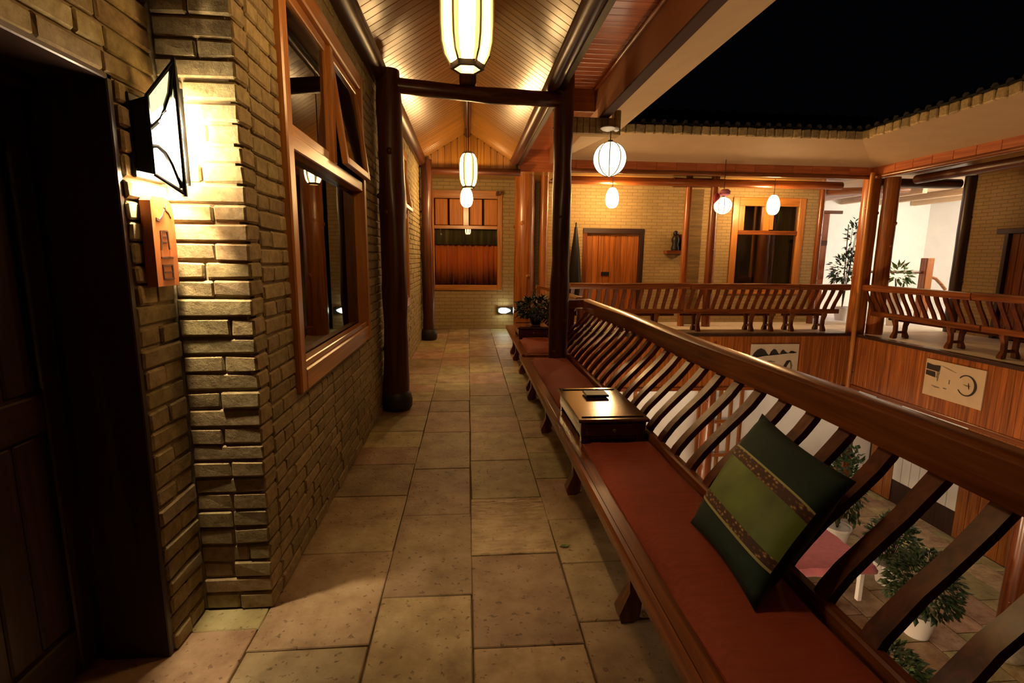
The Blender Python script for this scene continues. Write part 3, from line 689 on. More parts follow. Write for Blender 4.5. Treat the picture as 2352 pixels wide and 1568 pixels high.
RB(-1.9, 3.7, 0.5, -1.5, 4.6, 2.6, r=.01).build('wardrobe', M['dark_z'], label='dark wardrobe standing inside behind the near window', cat='wardrobe')

# ================================================================ END WINDOW
w3 = root('window_3', (-0.03, EY, 0.85), 'wide orange-lit window at the end of the walkway with shuttered top panels', 'window', None, 'structure')
RB(-0.79, EY-.04, 0.84, -0.70, EY+.1, 2.90, r=.006).build('frame_stile', M['frame_z'], w3)
RB(0.62, EY-.04, 0.84, 0.72, EY+.1, 2.90, r=.006).build('frame_stile', M['frame_z'], w3)
RB(-0.70, EY-.04, 0.84, 0.62, EY+.1, 0.95, r=.006).build('frame_sill', M['frame_x'], w3)
RB(-0.70, EY-.04, 2.74, 0.62, EY+.1, 2.90, r=.006).build('frame_head', M['frame_x'], w3)
RB(-0.70, EY-.04, 2.12, 0.62, EY+.1, 2.19, r=.006).build('transom', M['frame_x'], w3)
RB(-0.10, EY-.03, 2.19, 0.02, EY+.1, 2.74, r=.006).build('mullion', M['frame_z'], w3)
for x0, x1 in ((-.70, -.42), (-.40, -.10), (.02, .30), (.32, .62)):
    RB(x0+.02, EY-.01, 2.20, x1, EY+.03, 2.73, r=.012).build('shutter_panel', M['shutter'], w3)
B(-0.70, EY+.02, 0.95, 0.62, EY+.026, 2.12).build('pane', M['glass'], w3)
curtain('curtain', 'orange curtain drawn across the end window', 'curtain_o', (-0.70, EY+.13), (0.62, EY+.13), 0.93, 1.90, 11, 0.042)
curtain('valance', 'dark striped valance above the orange curtain', 'curtain_d', (-0.70, EY+.06), (0.62, EY+.06), 1.80, 2.14, 7, 0.012, cat='valance')
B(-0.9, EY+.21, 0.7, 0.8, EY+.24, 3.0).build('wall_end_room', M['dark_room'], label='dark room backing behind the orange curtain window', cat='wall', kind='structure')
RB(0.58, EY-.32, 2.80, 0.66, EY-.02, 2.86, r=.01).build('curtain_bracket', M['log_y'], label='small dark bracket above the right corner of the end window', cat='bracket')

# ================================================================ LANTERNS
def cord(o, x, y, z0, z1): MB().tube([(x, y, z0), (x, y, z1)], 0.006, 6).build('cord', M['cord'], o, True)
def hex_lantern(x, y, zb, zhang, lab, R=0.112, h=0.42):
    o = root('hexagonal_lantern', (x, y, zb), lab, 'lantern', 'hexagonal silk lanterns over the walkway')
    def ring(r, z, rot=0.0): return [Vector((x+r*math.cos(rot+k*pi/3), y+r*math.sin(rot+k*pi/3), z)) for k in range(6)]
    prof = [(0.62, 0.0), (0.86, .045), (0.97, .10), (1.0, .17), (1.0, h-.12), (0.93, h-.05), (0.66, h)]
    for k in range(6):
        mb = MB(); k2 = (k+1) % 6
        for i in range(len(prof)-1):
            a0, a1 = ring(R*prof[i][0], zb+prof[i][1]), ring(R*prof[i+1][0], zb+prof[i+1][1])
            mb.add([a0[k].lerp(a0[k2], .19), a0[k].lerp(a0[k2], .81), a1[k].lerp(a1[k2], .81), a1[k].lerp(a1[k2], .19)], [(0, 1, 2, 3)])
        mb.build('silk_panel', M['hex_glow'], o)
    for k in range(6):
        k2 = (k+1) % 6
        for t0, t1 in ((0.0, .19), (.81, 1.0)):
            e = MB()
            for i in range(len(prof)-1):
                a0, a1 = ring(R*prof[i][0], zb+prof[i][1]), ring(R*prof[i+1][0], zb+prof[i+1][1])
                e.add([a0[k].lerp(a0[k2], t0), a0[k].lerp(a0[k2], t1), a1[k].lerp(a1[k2], t1), a1[k].lerp(a1[k2], t0)], [(0, 1, 2, 3)])
            e.build('brocade_edge', M['hex_edge'], o)
        a_ = [ring(R*pp[0]*1.015, zb+pp[1])[k] for pp in prof]
        MB().tube(a_, 0.0042, 6).build('rib', M['bronze'], o, True)
    b0 = ring(R*.66, zb-.012); b1 = ring(R*.68, zb+.022); c0 = ring(R*.50, zb-.012); c1 = ring(R*.52, zb+.022)
    f = []
    for k in range(6):
        k2 = (k+1) % 6
        f += [(k, k2, 6+k2, 6+k), (12+k2, 12+k, 18+k, 18+k2), (k2, k, 12+k, 12+k2), (6+k, 6+k2, 18+k2, 18+k)]
    MB().add(b0+b1+c0+c1, f).build('bottom_ring', M['dark_bronze'], o)
    MB().lathe(x, y, [(.004, zb+.150), (.022, zb+.156), (.030, zb+.180), (.022, zb+.205), (.010, zb+.225)], 10).build('bulb', M['hex_bulb'], o, True)
    MB().tube([(x, y, zb+.22), (x, y, zb+h+.02)], .012, 8).build('bulb_holder', M['dark_bronze'], o, True)
    MB().lathe(x, y, [(R*.68, zb+h), (R*.66, zb+h+.02), (R*.2, zb+h+.035)], 6).build('top_cap', M['bronze'], o)
    cord(o, x, y, zb+h+.03, zhang)
hex_lantern(0.0, 2.40, 2.365, 3.65, 'large glowing hexagonal silk lantern hanging nearest overhead')
hex_lantern(0.010, 6.60, 2.400, 3.65, 'second glowing hexagonal silk lantern hanging past the tie beam', h=0.39)
def egg_lantern(x, y, zc, hh, r, zhang, lab, grp):
    o = root('egg_lantern', (x, y, zc-hh), lab, 'lantern', grp)
    pr = [(r*math.sin(math.acos(max(-1, min(1, t))))**0.8*(1.0-0.12*t)+.004, zc+hh*t) for t in [-.97, -.85, -.65, -.4, -.1, .2, .45, .7, .88, .97]]
    MB().lathe(x, y, pr, 14).build('paper_shade', M['egg_glow'], o, True)
    MB().lathe(x, y, [(r*.3, zc+hh*.97), (r*.26, zc+hh*1.06)], 10).build('top_cap', M['bronze'], o)
    cord(o, x, y, zc+hh, zhang)
egg_lantern(-0.02, 9.0, 2.54, .165, .10, 3.65, 'small glowing egg lantern at the end of the row over the walkway', 'egg lanterns')
egg_lantern(3.11, 11.2, 2.83, .215, .135, 3.30, 'glowing egg lantern hanging above the far wooden door', 'egg lanterns')
egg_lantern(6.77, 11.2, 2.745, .215, .128, 3.30, 'glowing egg lantern hanging in front of the far window', 'egg lanterns')
def round_lantern(x, y, zc, r, zhang, lab, ribs=9, tas=True):
    o = root('round_lantern', (x, y, zc-r), lab, 'lantern', 'round paper lanterns at the eaves')
    pr = [(max(.02, r*math.cos(t)), zc+r*math.sin(t)) for t in [(-.96+1.92*i/14)*pi/2 for i in range(15)]]
    MB().lathe(x, y, pr, 24).build('paper_shade', M['round_glow'], o, True)
    for k in range(ribs):
        an = 2*pi*k/ribs+.25
        MB().tube([(x+q*1.004*math.cos(an), y+q*1.004*math.sin(an), z) for q, z in pr], r*.028, 5).build('rib', M['dark_bronze'], o, True)
    MB().lathe(x, y, [(r*.16, zc+r*.99), (r*.15, zc+r*1.10)], 12).build('top_cap', M['cord'], o)
    cord(o, x, y, zc+r, zhang); return o
rl = round_lantern(1.610, 5.965, 2.655, 0.187, 2.99, 'white ribbed round lantern hanging from the near outrigger')
MB().lathe(1.575, 5.965, [(.02, 2.955), (.065, 2.970), (.085, 2.988), (.06, 3.003), (.02, 3.010)], 14).build('hook_plate', M['ceramic'], rl, True)
MB().lathe(1.672, 5.965, [(.010, 2.955), (.032, 2.968), (.036, 2.99), (.016, 3.008)], 10).build('hook_knob', M['ceramic'], rl, True)
round_lantern(6.75, 4.2, 2.60, 0.20, 3.58, 'unseen round lantern added at the right eave, beyond the picture edge')  # extra lantern added out of view to brighten the right cladding and painting
rl2 = round_lantern(5.005, 10.0, 2.585, 0.168, 3.465, 'white round lantern with pink cap hanging at the far eave before the log posts')
MB().lathe(5.03, 10.0, [(.05, 2.77), (.10, 2.80), (.105, 2.86), (.06, 2.90)], 12).build('pink_cap', M['pink'], rl2, True)
MB().lathe(4.88, 10.02, [(.03, 2.62), (.07, 2.70), (.06, 2.78), (.02, 2.83)], 10).build('red_tassel', M['redcloth'], rl2, True)

# ================================================================ BENCHES WITH SLATTED BACKS
def benchpts(o, d, lat, base):
    # local frame: o = origin on floor at the seat front, d = along, lat = from front to back
    o, d, lat = Vector(o), Vector(d).normalized(), Vector(lat).normalized()
    return lambda s, l, z: o+d*s+lat*l+Vector((0, 0, z))
def slat_bench(lab, o, d, lat, length, legs, step=0.20, slat_w=0.060, back=True, seat_len=None, s0=None, top_h=1.04, depth=0.52, lean=0.36, grp=None, ends=False, dims='rail_y', extra=None, s_back=0.0):
    O, D, A = Vector(o), Vector(d).normalized(), Vector(lat).normalized()
    P = lambda s, l, z: O+D*s+A*l+Vector((0, 0, z))
    r_ = root('railing_bench', tuple(O), lab, 'bench', grp)
    sl = seat_len or length
    def bar_(name, s_a, s_b, l0, l1, z0, z1, mat, r=.008):
        # box given in bench frame
        mb = MB().rbox(s_a, l0, z0, s_b, l1, z1, r=r)
        mb.v = [P(v.x, v.y, v.z) for v in mb.v]
        mb.build(name, M[mat], r_)
    gl = dims; gz = 'rail_z'
    bar_('seat', 0, sl, 0.012, depth, .405, .447, gl)
    bar_('front_edge', 0, sl, -0.012, 0.030, .392, .455, gl, .012)
    bar_('apron', 0.05, sl-.05, .05, .075, .31, .405, gl)
    rr = random.Random(int(length*100))
    for s in legs:
        for l_, sg in ((.09, 1), (depth-.06, -1)):
            path = [P(s, l_+sg*.02, .0), P(s, l_+sg*.005, .03), P(s, l_+sg*.035, .13), P(s, l_+sg*.03, .25), P(s, l_, .36), P(s, l_-.005, .405)]
            MB().sweep(path, D, [.085, .082, .066, .064, .075, .085], [.10, .09, .06, .06, .08, .09]).build('leg', M[gz], r_, True)
        bar_('leg_stretcher', s-.02, s+.02, .12, depth-.09, .10, .15, gz)
    if back:
        sa = s_back
        bar_('back_board', sa, length, depth-.01, depth+.035, .40, .50, gl)
        s = sa+step*.35 if s0 is None else s0
        n = 9
        while s < length-.04:
            path = []
            for i in range(n):
                t = i/(n-1); sm_ = t*t*(3-2*t)
                l_ = depth+.005+lean*(0.50*t+0.50*sm_)
                path.append(P(s+rr.uniform(-.002, .002), l_, .46+(top_h-.135-.46+.04)*t))
            ws = [slat_w*(1+.06*math.sin(i*.9+s)) for i in range(n)]
            MB().sweep(path, D, ws, [.030]*n).build('slat', M['slat_z'], r_, True)
            s += step
        # top rail, slightly wavy log board
        lt = depth+lean-.01; k = max(8, int(length*4)); ph = rr.uniform(0, 6)
        vs = []; fs = []
        sec = [(-.050, -.135), (.055, -.120), (.075, -.055), (.070, -.010), (.040, 0.0), (-.035, 0.0), (-.058, -.012), (-.062, -.075)]
        for i in range(k+1):
            s_ = sa+(length-sa)*i/k; dz = .006*math.sin(s_*2.1+ph); dl = .008*math.sin(s_*1.7+ph*2)
            for (l_, z_) in sec: vs.append(P(s_, lt+l_+dl, top_h+z_*(1+.05*math.sin(s_*3+ph))+dz))
        m_ = len(sec)
        for i in range(k):
            for q in range(m_): q2 = (q+1) % m_; fs.append((i*m_+q, i*m_+q2, (i+1)*m_+q2, (i+1)*m_+q))
        fs.append(tuple(range(m_))); fs.append(tuple(range(k*m_+m_-1, k*m_-1, -1)))
        MB().add(vs, fs).build('top_rail', M[gl], r_, True)
    return r_, P
FX = 0.590   # bench front
bA, PA = slat_bench('long glossy slatted railing bench in the right foreground with red mats', (FX, 0.25, 0), (0, 1, 0), (1, 0, 0), 6.10, [.45, 1.72, 2.92, 4.12, 5.2], seat_len=5.33, s0=.135, lean=.385, depth=.51)
# return of the rail to the post
m = MB().rbox(1.12, 6.30, .92, 1.54, 6.40, 1.035, r=.012); m.build('rail_return', M['rail_x'], bA)
for i, x in enumerate((1.17, 1.29, 1.41)): MB().sweep([(x, 6.36, .45), (x, 6.35, .7), (x, 6.35, .93)], (1, 0, 0), .085, .03).build('slat', M['rail_z'], bA, True)
bB, PB = slat_bench('farther slatted railing bench beyond the knotty post with the boxed plant', (FX+.03, 5.72, 0), (0, 1, 0), (1, 0, 0), 2.55, [.12, 1.0, 1.9, 2.42], depth=.46, lean=.36, s_back=.78)

# far gallery benches (front toward +y, back leaning over the courtyard at y=10.3)
def far_bench(lab, x0, x1, legs):
    return slat_bench(lab, (x0, 10.92, 0), (1, 0, 0), (0, -1, 0), x1-x0, legs, step=.18, slat_w=.075, depth=.42, lean=.24, top_h=1.05, dims='rail_x', grp='slatted benches of the far gallery')
far_bench('slatted railing bench across the courtyard on the left, below the wooden door', 2.05, 4.55, [.5, 1.2, 1.95])
far_bench('slatted railing bench across the courtyard in the middle, below the far window', 4.58, 6.90, [.35, 1.55, 2.0])
far_bench('slatted railing bench across the courtyard nearest the corner post', 6.93, 8.05, [.12, .85])
def right_bench(lab, y0, y1, legs):
    return slat_bench(lab, (8.92, y1, 0), (0, -1, 0), (-1, 0, 0), y1-y0, legs, step=.18, slat_w=.075, depth=.42, lean=.24, top_h=1.05, dims='rail_y', grp='slatted benches of the right gallery')
right_bench('slatted railing bench on the right gallery next to the corner post', 7.75, 10.1, [.55, 1.75])
right_bench('slatted railing bench on the right gallery reaching the picture edge', 4.6, 7.72, [.3, 1.5, 2.6])

# ---- red mats
def mat_(lab, x0, x1, y0, y1, z=.447, t=.042, seams=()):
    o = root('seat_mat', ((x0+x1)/2, (y0+y1)/2, z), lab, 'seat mat', 'rust-red seat mats on the benches')
    nx, ny = 10, max(10, int((y1-y0)*14)); vs = []; fs = []; rr = random.Random(int(y0*100))
    for j in range(ny+1):
        for i in range(nx+1):
            u, v = i/nx, j/ny; x = x0+(x1-x0)*u; y = y0+(y1-y0)*v
            e = min(u, 1-u)*(x1-x0); e2 = min(v, 1-v)*(y1-y0); q = min(1, min(e, e2)/.035)
            zz = z+.006+(t-.006)*math.sqrt(max(0, 1-(1-q)**2))+.003*math.sin(x*19+y*7)+.003*math.sin(y*11+x*3)
            vs.append((x, y, zz))
    for j in range(ny):
        for i in range(nx): k = j*(nx+1)+i; fs.append((k, k+1, k+nx+2, k+nx+1))
    nt_ = len(vs)
    vs += [(x0, y0, z), (x1, y0, z), (x1, y1, z), (x0, y1, z)]
    fs.append((nt_, nt_+3, nt_+2, nt_+1))
    bot = [i for i in range(nx+1)]; top_ = [ny*(nx+1)+i for i in range(nx+1)]; lf = [j*(nx+1) for j in range(ny+1)]; rg = [j*(nx+1)+nx for j in range(ny+1)]
    fs += [tuple(bot+[nt_+1, nt_]), tuple(list(reversed(top_))+[nt_+3, nt_+2]), tuple(list(reversed(lf))+[nt_, nt_+3]), tuple(rg+[nt_+2, nt_+1])]
    MB().add(vs, fs).build('cover', M['mat_red'], o, True)
    for sy in seams: MB().tube([(x0+.03, sy, z+t+.001), ((x0+x1)/2, sy+.004, z+t+.003), (x1-.03, sy, z+t+.001)], .0035, 5).build('seam', M['mat_red'], o, True)
mat_('rust-red seat mat in the foreground under the green cushion', .672, 1.085, 0.30, 2.855)
mat_('rust-red seat mat between the lacquered tea box and the knotty post', .668, 1.085, 3.63, 5.40)
mat_('rust-red seat mat on the farther bench before the planted box', .690, 1.10, 5.80, 6.78)
# ---- lacquered tea box on the bench
def tea_box(lab, x0, x1, y0, y1, z, h):
    o = root('tea_box', ((x0+x1)/2, (y0+y1)/2, z), lab, 'box', 'dark lacquered boxes on the benches')
    RB(x0-.018, y0-.018, z+h-.022, x1+.018, y1+.018, z+h, r=.007).build('lid', M['lacquer'], o)
    RB(x0, y0, z+.042, x1, y1, z+h-.022, r=.005).build('body', M['lacquer'], o)
    dr = RB(x0+.03, y0-.008, z+.05, x1-.03, y0+.002, z+h-.03, r=.003).build('drawer', M['lacquer'], o)
    xm = (x0+x1)/2; zk = z+h*.55
    MB().tube([(xm, y0-.006, zk), (xm, y0-.016, zk), (xm, y0-.026, zk)], [.006, .012, .008], 10).build('drawer_knob', M['bronze'], dr, True)
    for xa in (x0+.005, x1-.055):
        for ya in (y0+.005, y1-.055): RB(xa, ya, z, xa+.05, ya+.05, z+.045, r=.005).build('foot', M['lacquer'], o)
    RB(x0+.06, y0+.008, z+.025, x1-.06, y0+.022, z+.045, r=.003).build('skirt', M['lacquer'], o)
    for ya in (y0+.03, y1-.045): RB(x0+.01, ya, z+h, x1-.01, ya+.014, z+h+.006, r=.002).build('lid_batten', M['lacquer'], o)
    return o
tea_box('dark lacquered tea box standing on the foreground bench between red mats', .668, 1.068, 2.885, 3.60, .447, .155)
tea_box('dark lacquered box on the farther bench carrying a leafy plant', .68, 1.09, 6.85, 7.40, .447, .16)
RB(.80, 3.33, .6085, .96, 3.46, .625, r=.005).build('black_tray', M['black'], label='small black tray on top of the near tea box', cat='tray')
# ---- cushions
def pillow(lab, c, thick, parts, nrm_flip=1, grp=None):
    BL, BR, TR, TL = [Vector(q) for q in c]
    o = root('cushion', tuple((BL+BR)/2), lab, 'cushion', grp)
    nn = (BR-BL).cross(TL-BL).normalized()*nrm_flip; n = 18
    def pt(u, v, side, lift=0.0):
        q = BL.lerp(BR, u).lerp(TL.lerp(TR, u), v); e = (4*u*(1-u))*(4*v*(1-v))
        cc = (BL+BR+TR+TL)/4
        pin = .07*((2*u-1)**2*(1-(2*v-1)**2)*0+ (1-abs(2*u-1)**2)*abs(2*v-1)**6+(1-abs(2*v-1)**2)*abs(2*u-1)**6)
        q = q+(cc-q)*pin
        return q+nn*side*(thick*(max(e, 0)**.42)+lift)
    def patch(name, u0, u1, v0, v1, side, mat, lift, nu=n, nv=n):
        vs = []; fs = []; uvs = []
        for j in range(nv+1):
            for i in range(nu+1):
                u = u0+(u1-u0)*i/nu; v = v0+(v1-v0)*j/nv; vs.append(pt(u, v, side, lift)); uvs.append((u, (v-v0)/(v1-v0)))
        for j in range(nv):
            for i in range(nu): k = j*(nu+1)+i; fs.append((k, k+1, k+nu+2, k+nu+1))
        ob = MB().add(vs, fs).build(name, M[mat], o, True)
        ul = ob.data.uv_layers.new(name='uv')
        for lp in ob.data.loops: ul.data[lp.index].uv = uvs[lp.vertex_index]
        return ob
    # body
    vs = []; fs = []
    for side in (1, -1):
        b0 = len(vs)
        for j in range(n+1):
            for i in range(n+1): vs.append(pt(i/n, j/n, side))
        for j in range(n):
            for i in range(n): k = b0+j*(n+1)+i; fs.append((k, k+1, k+n+2, k+n+1) if side > 0 else (k+n+1, k+n+2, k+1, k))
    ob = MB().add(vs, fs).build('cover', M[parts[0]], o, True)
    bm = bmesh.new(); bm.from_mesh(ob.data); bmesh.ops.remove_doubles(bm, verts=bm.verts, dist=.0005); bmesh.ops.recalc_face_normals(bm, faces=bm.faces); bm.to_mesh(ob.data); bm.free(); ob.data.shade_smooth()
    for (nm, v0, v1, mt, lift) in parts[1]: patch(nm, .012, .988, v0, v1, 1, mt, lift, n, max(2, int((v1-v0)*n)))
    return o
pillow('dark green cushion with olive band and woven trims leaning on the foreground slats',
       [(.895, 1.865, .492), (.865, 1.335, .492), (1.245, 1.455, .845), (1.262, 2.03, .895)], .075,
       ('pil_dark', [('band', .27, .62, 'pil_green', .0025), ('trim', .60, .675, 'trim', .004), ('trim', .225, .29, 'trim', .004), ('piping', .675, .690, 'piping', .005), ('piping', .208, .225, 'piping', .005)]), 1)
pillow('beige and red cushion leaning on the farther bench behind the knotty post',
       [(1.00, 6.25, .49), (.99, 5.90, .49), (1.16, 5.90, .86), (1.17, 6.28, .86)], .065, ('pil_beige', [('band', .02, .42, 'pil_red', .003)]), 1)

# ================================================================ PLANTS
def foliage(o, c, rx, rz, n, size, mat, seed, name='foliage'):
    rr = random.Random(seed); c = Vector(c); mb = MB()
    for i in range(n):
        th = rr.uniform(0, 2*pi); ph = math.acos(rr.uniform(-.55, 1)); q = rr.uniform(.45, 1)**.6
        p_ = c+Vector((rx*q*math.sin(ph)*math.cos(th), rx*q*math.sin(ph)*math.sin(th), rz*q*math.cos(ph)))
        d = (p_-c).normalized()+Vector((rr.uniform(-.6, .6), rr.uniform(-.6, .6), rr.uniform(-.7, .3))); d.normalize()
        s_, u_ = frame_of(d); u_ = (u_*math.cos(rr.uniform(-.8, .8))+s_*math.sin(rr.uniform(-.8, .8))).normalized(); s_ = d.cross(u_)
        l = size*rr.uniform(.7, 1.3); w_ = l*.5
        mb.add([p_, p_+d*l*.45+s_*w_*.5-u_*l*.05, p_+d*l-u_*l*.2, p_+d*l*.45-s_*w_*.5-u_*l*.05, p_+d*l*.45+u_*l*.05], [(0, 1, 4), (1, 2, 4), (2, 3, 4), (3, 0, 4)])
    return mb.build(name, M[mat], o, False, kind='stuff')
def stems(o, base, top_c, rx, n, seed, r=.006):
    rr = random.Random(seed); mb = MB(); base = Vector(base); top_c = Vector(top_c)
    for i in range(n):
        e = top_c+Vector((rr.uniform(-rx, rx)*.7, rr.uniform(-rx, rx)*.7, rr.uniform(-.05, .05)))
        mb.tube([base, base.lerp(e, .5)+Vector((0, 0, .02)), e], [r, r*.8, r*.4], 5)
    mb.build('stems', M['stem'], o, True, kind='stuff')
def pot(o, x, y, z, r, h, mat):
    MB().lathe(x, y, [(r*.68, z), (r*.78, z+h*.3), (r*.95, z+h*.85), (r*1.04, z+h*.88), (r*1.04, z+h), (r*.92, z+h), (r*.88, z+h*.9)], 24, cap=True).build('pot', M[mat], o, True)
    MB().lathe(x, y, [(r*.87, z+h*.86), (r*.86, z+h*.88)], 20).build('soil', M['soil'], o)
pb = root('potted_plant', (.95, 7.12, .614), 'leafy dark green plant on the box of the farther bench', 'plant')
pot(pb, .95, 7.12, .614, .10, .10, 'lacquer'); stems(pb, (.95, 7.12, .69), (.95, 7.12, .86), .2, 12, 3)
foliage(pb, (.95, 7.12, .82), .26, .19, 700, .075, 'leaf', 5)
# small spot lamp at the end of the bench
sp_ = root('spot_lamp', (.76, EY-.05, .34), 'small bright white lamp low on the end wall past the bench', 'lamp')
RB(.62, EY-.06, .34, .98, EY-.002, .48, r=.01).build('housing', M['black'], sp_)
MB().tube([(.66, EY-.075, .41), (.70, EY-.085, .41), (.80, EY-.085, .41), (.90, EY-.075, .41)], [.03, .055, .06, .015], 10).build('lens', M['spot_glow'], sp_, True)
# open end arm of the farther bench
ea = RB(1.10, 8.20, .46, 1.16, 8.26, 1.06, r=.008).build('arm_post', M['frame_z'], bB); RB(1.42, 8.20, .80, 1.47, 8.26, 1.00, r=.008).build('arm_post', M['frame_z'], bB)
MB().sweep([(1.09, 8.23, 1.08), (1.28, 8.23, 1.04), (1.48, 8.23, .98)], (0, 1, 0), .07, .05).build('arm_rail', M['frame_x'], bB)

# fallen leaf on the floor
lf = MB(); cL = Vector((.516, 2.526, .004)); prof = [(-.030, 0, .001), (-.012, .011, .006), (.012, .012, .004), (.032, 0, .010), (.012, -.011, .005), (-.012, -.010, .007)]
pts = [cL+Vector(q) for q in prof]; lf.add(pts+[cL+Vector((0, 0, .002))]+[q-Vector((0, 0, .002)) for q in pts], [(i, (i+1) % 6, 6) for i in range(6)]+[(7+(i+1) % 6, 7+i, i, (i+1) % 6) for i in range(6)])
lf.build('fallen_leaf', M['leaf_b'], None, False, label='single small dry green leaf lying on the floor slab', cat='leaf')

# ================================================================ FAR AND RIGHT GALLERIES
GY, GX = 12.2, 10.7
B(1.6, 10.30, -.14, 14.5, 15.6, 0).build('floor_far', M['hall_floor'], label='pale floor of the gallery across the courtyard', cat='floor', kind='structure')
B(8.30, 1.0, -.14, 10.72, 10.29, 0).build('floor_right', M['hall_floor'], label='pale floor of the gallery on the right side', cat='floor', kind='structure')
# back wall across the courtyard with openings for door and window
DX0, DX1, DTOP = 2.72, 4.20, 2.24
WX0, WX1, WZ0, WZ1 = 6.36, 8.20, 0.70, 3.02
m = MB()
for x0, x1, z0, z1 in ((1.6, DX0, 0, 3.35), (DX0, DX1, DTOP, 3.35), (DX1, WX0, 0, 3.35), (WX0, WX1, 0, WZ0), (WX0, WX1, WZ1, 3.35), (WX1, 8.66, 0, 3.35)): m.box(x0, GY, z0, x1, GY+.22, z1)
m.build('wall_far', M['brick_x'], label='golden brick wall of the gallery across the courtyard', cat='wall', kind='structure')
B(1.55, 10.9, 0, 1.62, GY+.22, 3.35).build('wall_far_side', M['brick_y'], label='short brick return at the left of the far gallery', cat='wall', kind='structure')
B(1.6, 10.375, 3.34, 8.7, GY+.3, 3.40).build('ceiling_far', M['board_x'], label='wooden ceiling of the gallery across the courtyard', cat='ceiling', kind='structure')
B(8.395, 1.0, 3.34, GX+.2, 10.24, 3.40).build('ceiling_right', M['board_y'], label='wooden ceiling of the gallery on the right side', cat='ceiling', kind='structure')
m = MB()
m.box(GX, 1.0, 0, GX+.2, 7.9, 3.35).box(GX, 7.9, 2.18, GX+.2, 9.55, 3.35).box(GX, 9.55, 0, GX+.2, 10.50, 3.35)
m.build('wall_right', M['brick_y'], label='dim brick wall of the gallery on the right side', cat='wall', kind='structure')
d2 = root('door_2', ((DX0+DX1)/2, GY+.05, 0), 'orange plank double door across the courtyard under the egg lantern', 'door', None, 'structure')
nb = 9; ww = (DX1-DX0-.20)/nb
for i in range(nb): RB(DX0+.10+i*ww+.002, GY+.06, .01, DX0+.10+(i+1)*ww-.002, GY+.10, DTOP-.12, r=.006).build('door_board', M['panel_z'], d2)
RB(DX0, GY-.02, 0, DX0+.10, GY+.14, DTOP, r=.006).build('door_frame', M['rail_z'], d2); RB(DX1-.10, GY-.02, 0, DX1, GY+.14, DTOP, r=.006).build('door_frame', M['dark_z'], d2)
RB(DX0, GY-.03, DTOP-.12, DX1, GY+.14, DTOP, r=.006).build('door_head', M['dark_x'], d2)
MB().prism([(DX0+.10, DTOP-.12), (DX1-.10, DTOP-.12), (DX1-.10, DTOP-.16), (DX0+.95, DTOP-.15), (DX0+.75, DTOP-.17), (DX0+.55, DTOP-.145), (DX0+.35, DTOP-.17), (DX0+.10, DTOP-.15)], 'y', GY+.04, GY+.058).build('carved_apron', M['frame_x'], d2)
RB(DX0+.48, GY+.03, 1.13, DX0+.68, GY+.06, 1.22, r=.01).build('lock', M['black'], d2)
w4 = root('window_4', ((WX0+WX1)/2, GY, WZ0), 'orange-framed window with green curtains across the courtyard', 'window', None, 'structure')
def fb(nm, x0, x1, z0, z1, mt, y0=GY-.03, y1=GY+.12): RB(x0, y0, z0, x1, y1, z1, r=.006).build(nm, M[mt], w4)
fb('frame_stile', WX0, WX0+.16, WZ0, WZ1, 'frame_z'); fb('frame_stile', WX1-.16, WX1, WZ0, WZ1, 'frame_z'); fb('frame_head', WX0+.16, WX1-.16, WZ1-.20, WZ1, 'frame_x'); fb('frame_sill', WX0+.16, WX1-.16, WZ0, WZ0+.10, 'frame_x')
fb('transom', WX0+.16, WX1-.16, 2.14, 2.24, 'rail_x'); fb('mullion', 7.16, 7.30, 2.24, WZ1-.20, 'frame_z'); fb('sash_stile', WX0+.16, WX0+.30, 2.24, WZ1-.20, 'frame_z'); fb('sash_stile', 7.30, 7.38, 2.26, WZ1-.22, 'frame_z', GY-.07, GY+.05)
for x0, x1 in ((WX0+.30, 7.16), (7.38, WX1-.16)): B(x0, GY+.03, 2.24, x1, GY+.036, WZ1-.20).build('upper_pane', M['glass_far'], w4)
B(WX0+.16, GY+.03, WZ0+.10, WX1-.16, GY+.036, 2.14).build('lower_pane', M['glass_far'], w4)
curtain('curtain', 'green curtain at the left inside the far window', 'curtain_g', (6.50, GY+.16), (6.72, GY+.16), .75, 1.78, 3, .02)
curtain('curtain', 'long green curtain at the right inside the far window', 'curtain_g', (7.62, GY+.16), (7.98, GY+.16), .75, 2.85, 4, .025)
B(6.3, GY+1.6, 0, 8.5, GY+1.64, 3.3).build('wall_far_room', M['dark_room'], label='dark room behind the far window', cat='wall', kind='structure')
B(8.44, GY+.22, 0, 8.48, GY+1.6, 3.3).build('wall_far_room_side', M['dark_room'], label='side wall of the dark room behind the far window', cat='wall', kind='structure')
# wall shelf with ornament
ws = root('wall_shelf', (4.90, GY-.08, 1.66), 'small dark red wall shelf beside the far log posts', 'shelf')
RB(4.70, GY-.22, 1.66, 5.16, GY-.005, 1.74, r=.006).build('shelf_board', M['rail_x'], ws); RB(5.06, GY-.20, 1.74, 5.14, GY-.005, 2.12, r=.006).build('side_panel', M['rail_z'], ws); RB(4.92, GY-.03, 1.74, 5.06, GY-.005, 2.16, r=.006).build('back_panel', M['rail_z'], ws)
orn = root('figurine', (4.93, GY-.14, 1.74), 'dark carved figurine standing on the small wall shelf', 'figurine')
MB().lathe(4.93, GY-.14, [(.09, 1.742), (.10, 1.79), (.07, 1.88), (.095, 1.97), (.085, 2.04), (.05, 2.09)], 14).build('body', M['black'], orn, True)
MB().lathe(4.93, GY-.14, [(.03, 2.08), (.06, 2.11), (.062, 2.16), (.03, 2.20)], 12).build('head', M['black'], orn, True)
um = root('folded_parasol', (2.50, 12.0, 0), 'dark folded parasol leaning beside the far wooden door', 'parasol')
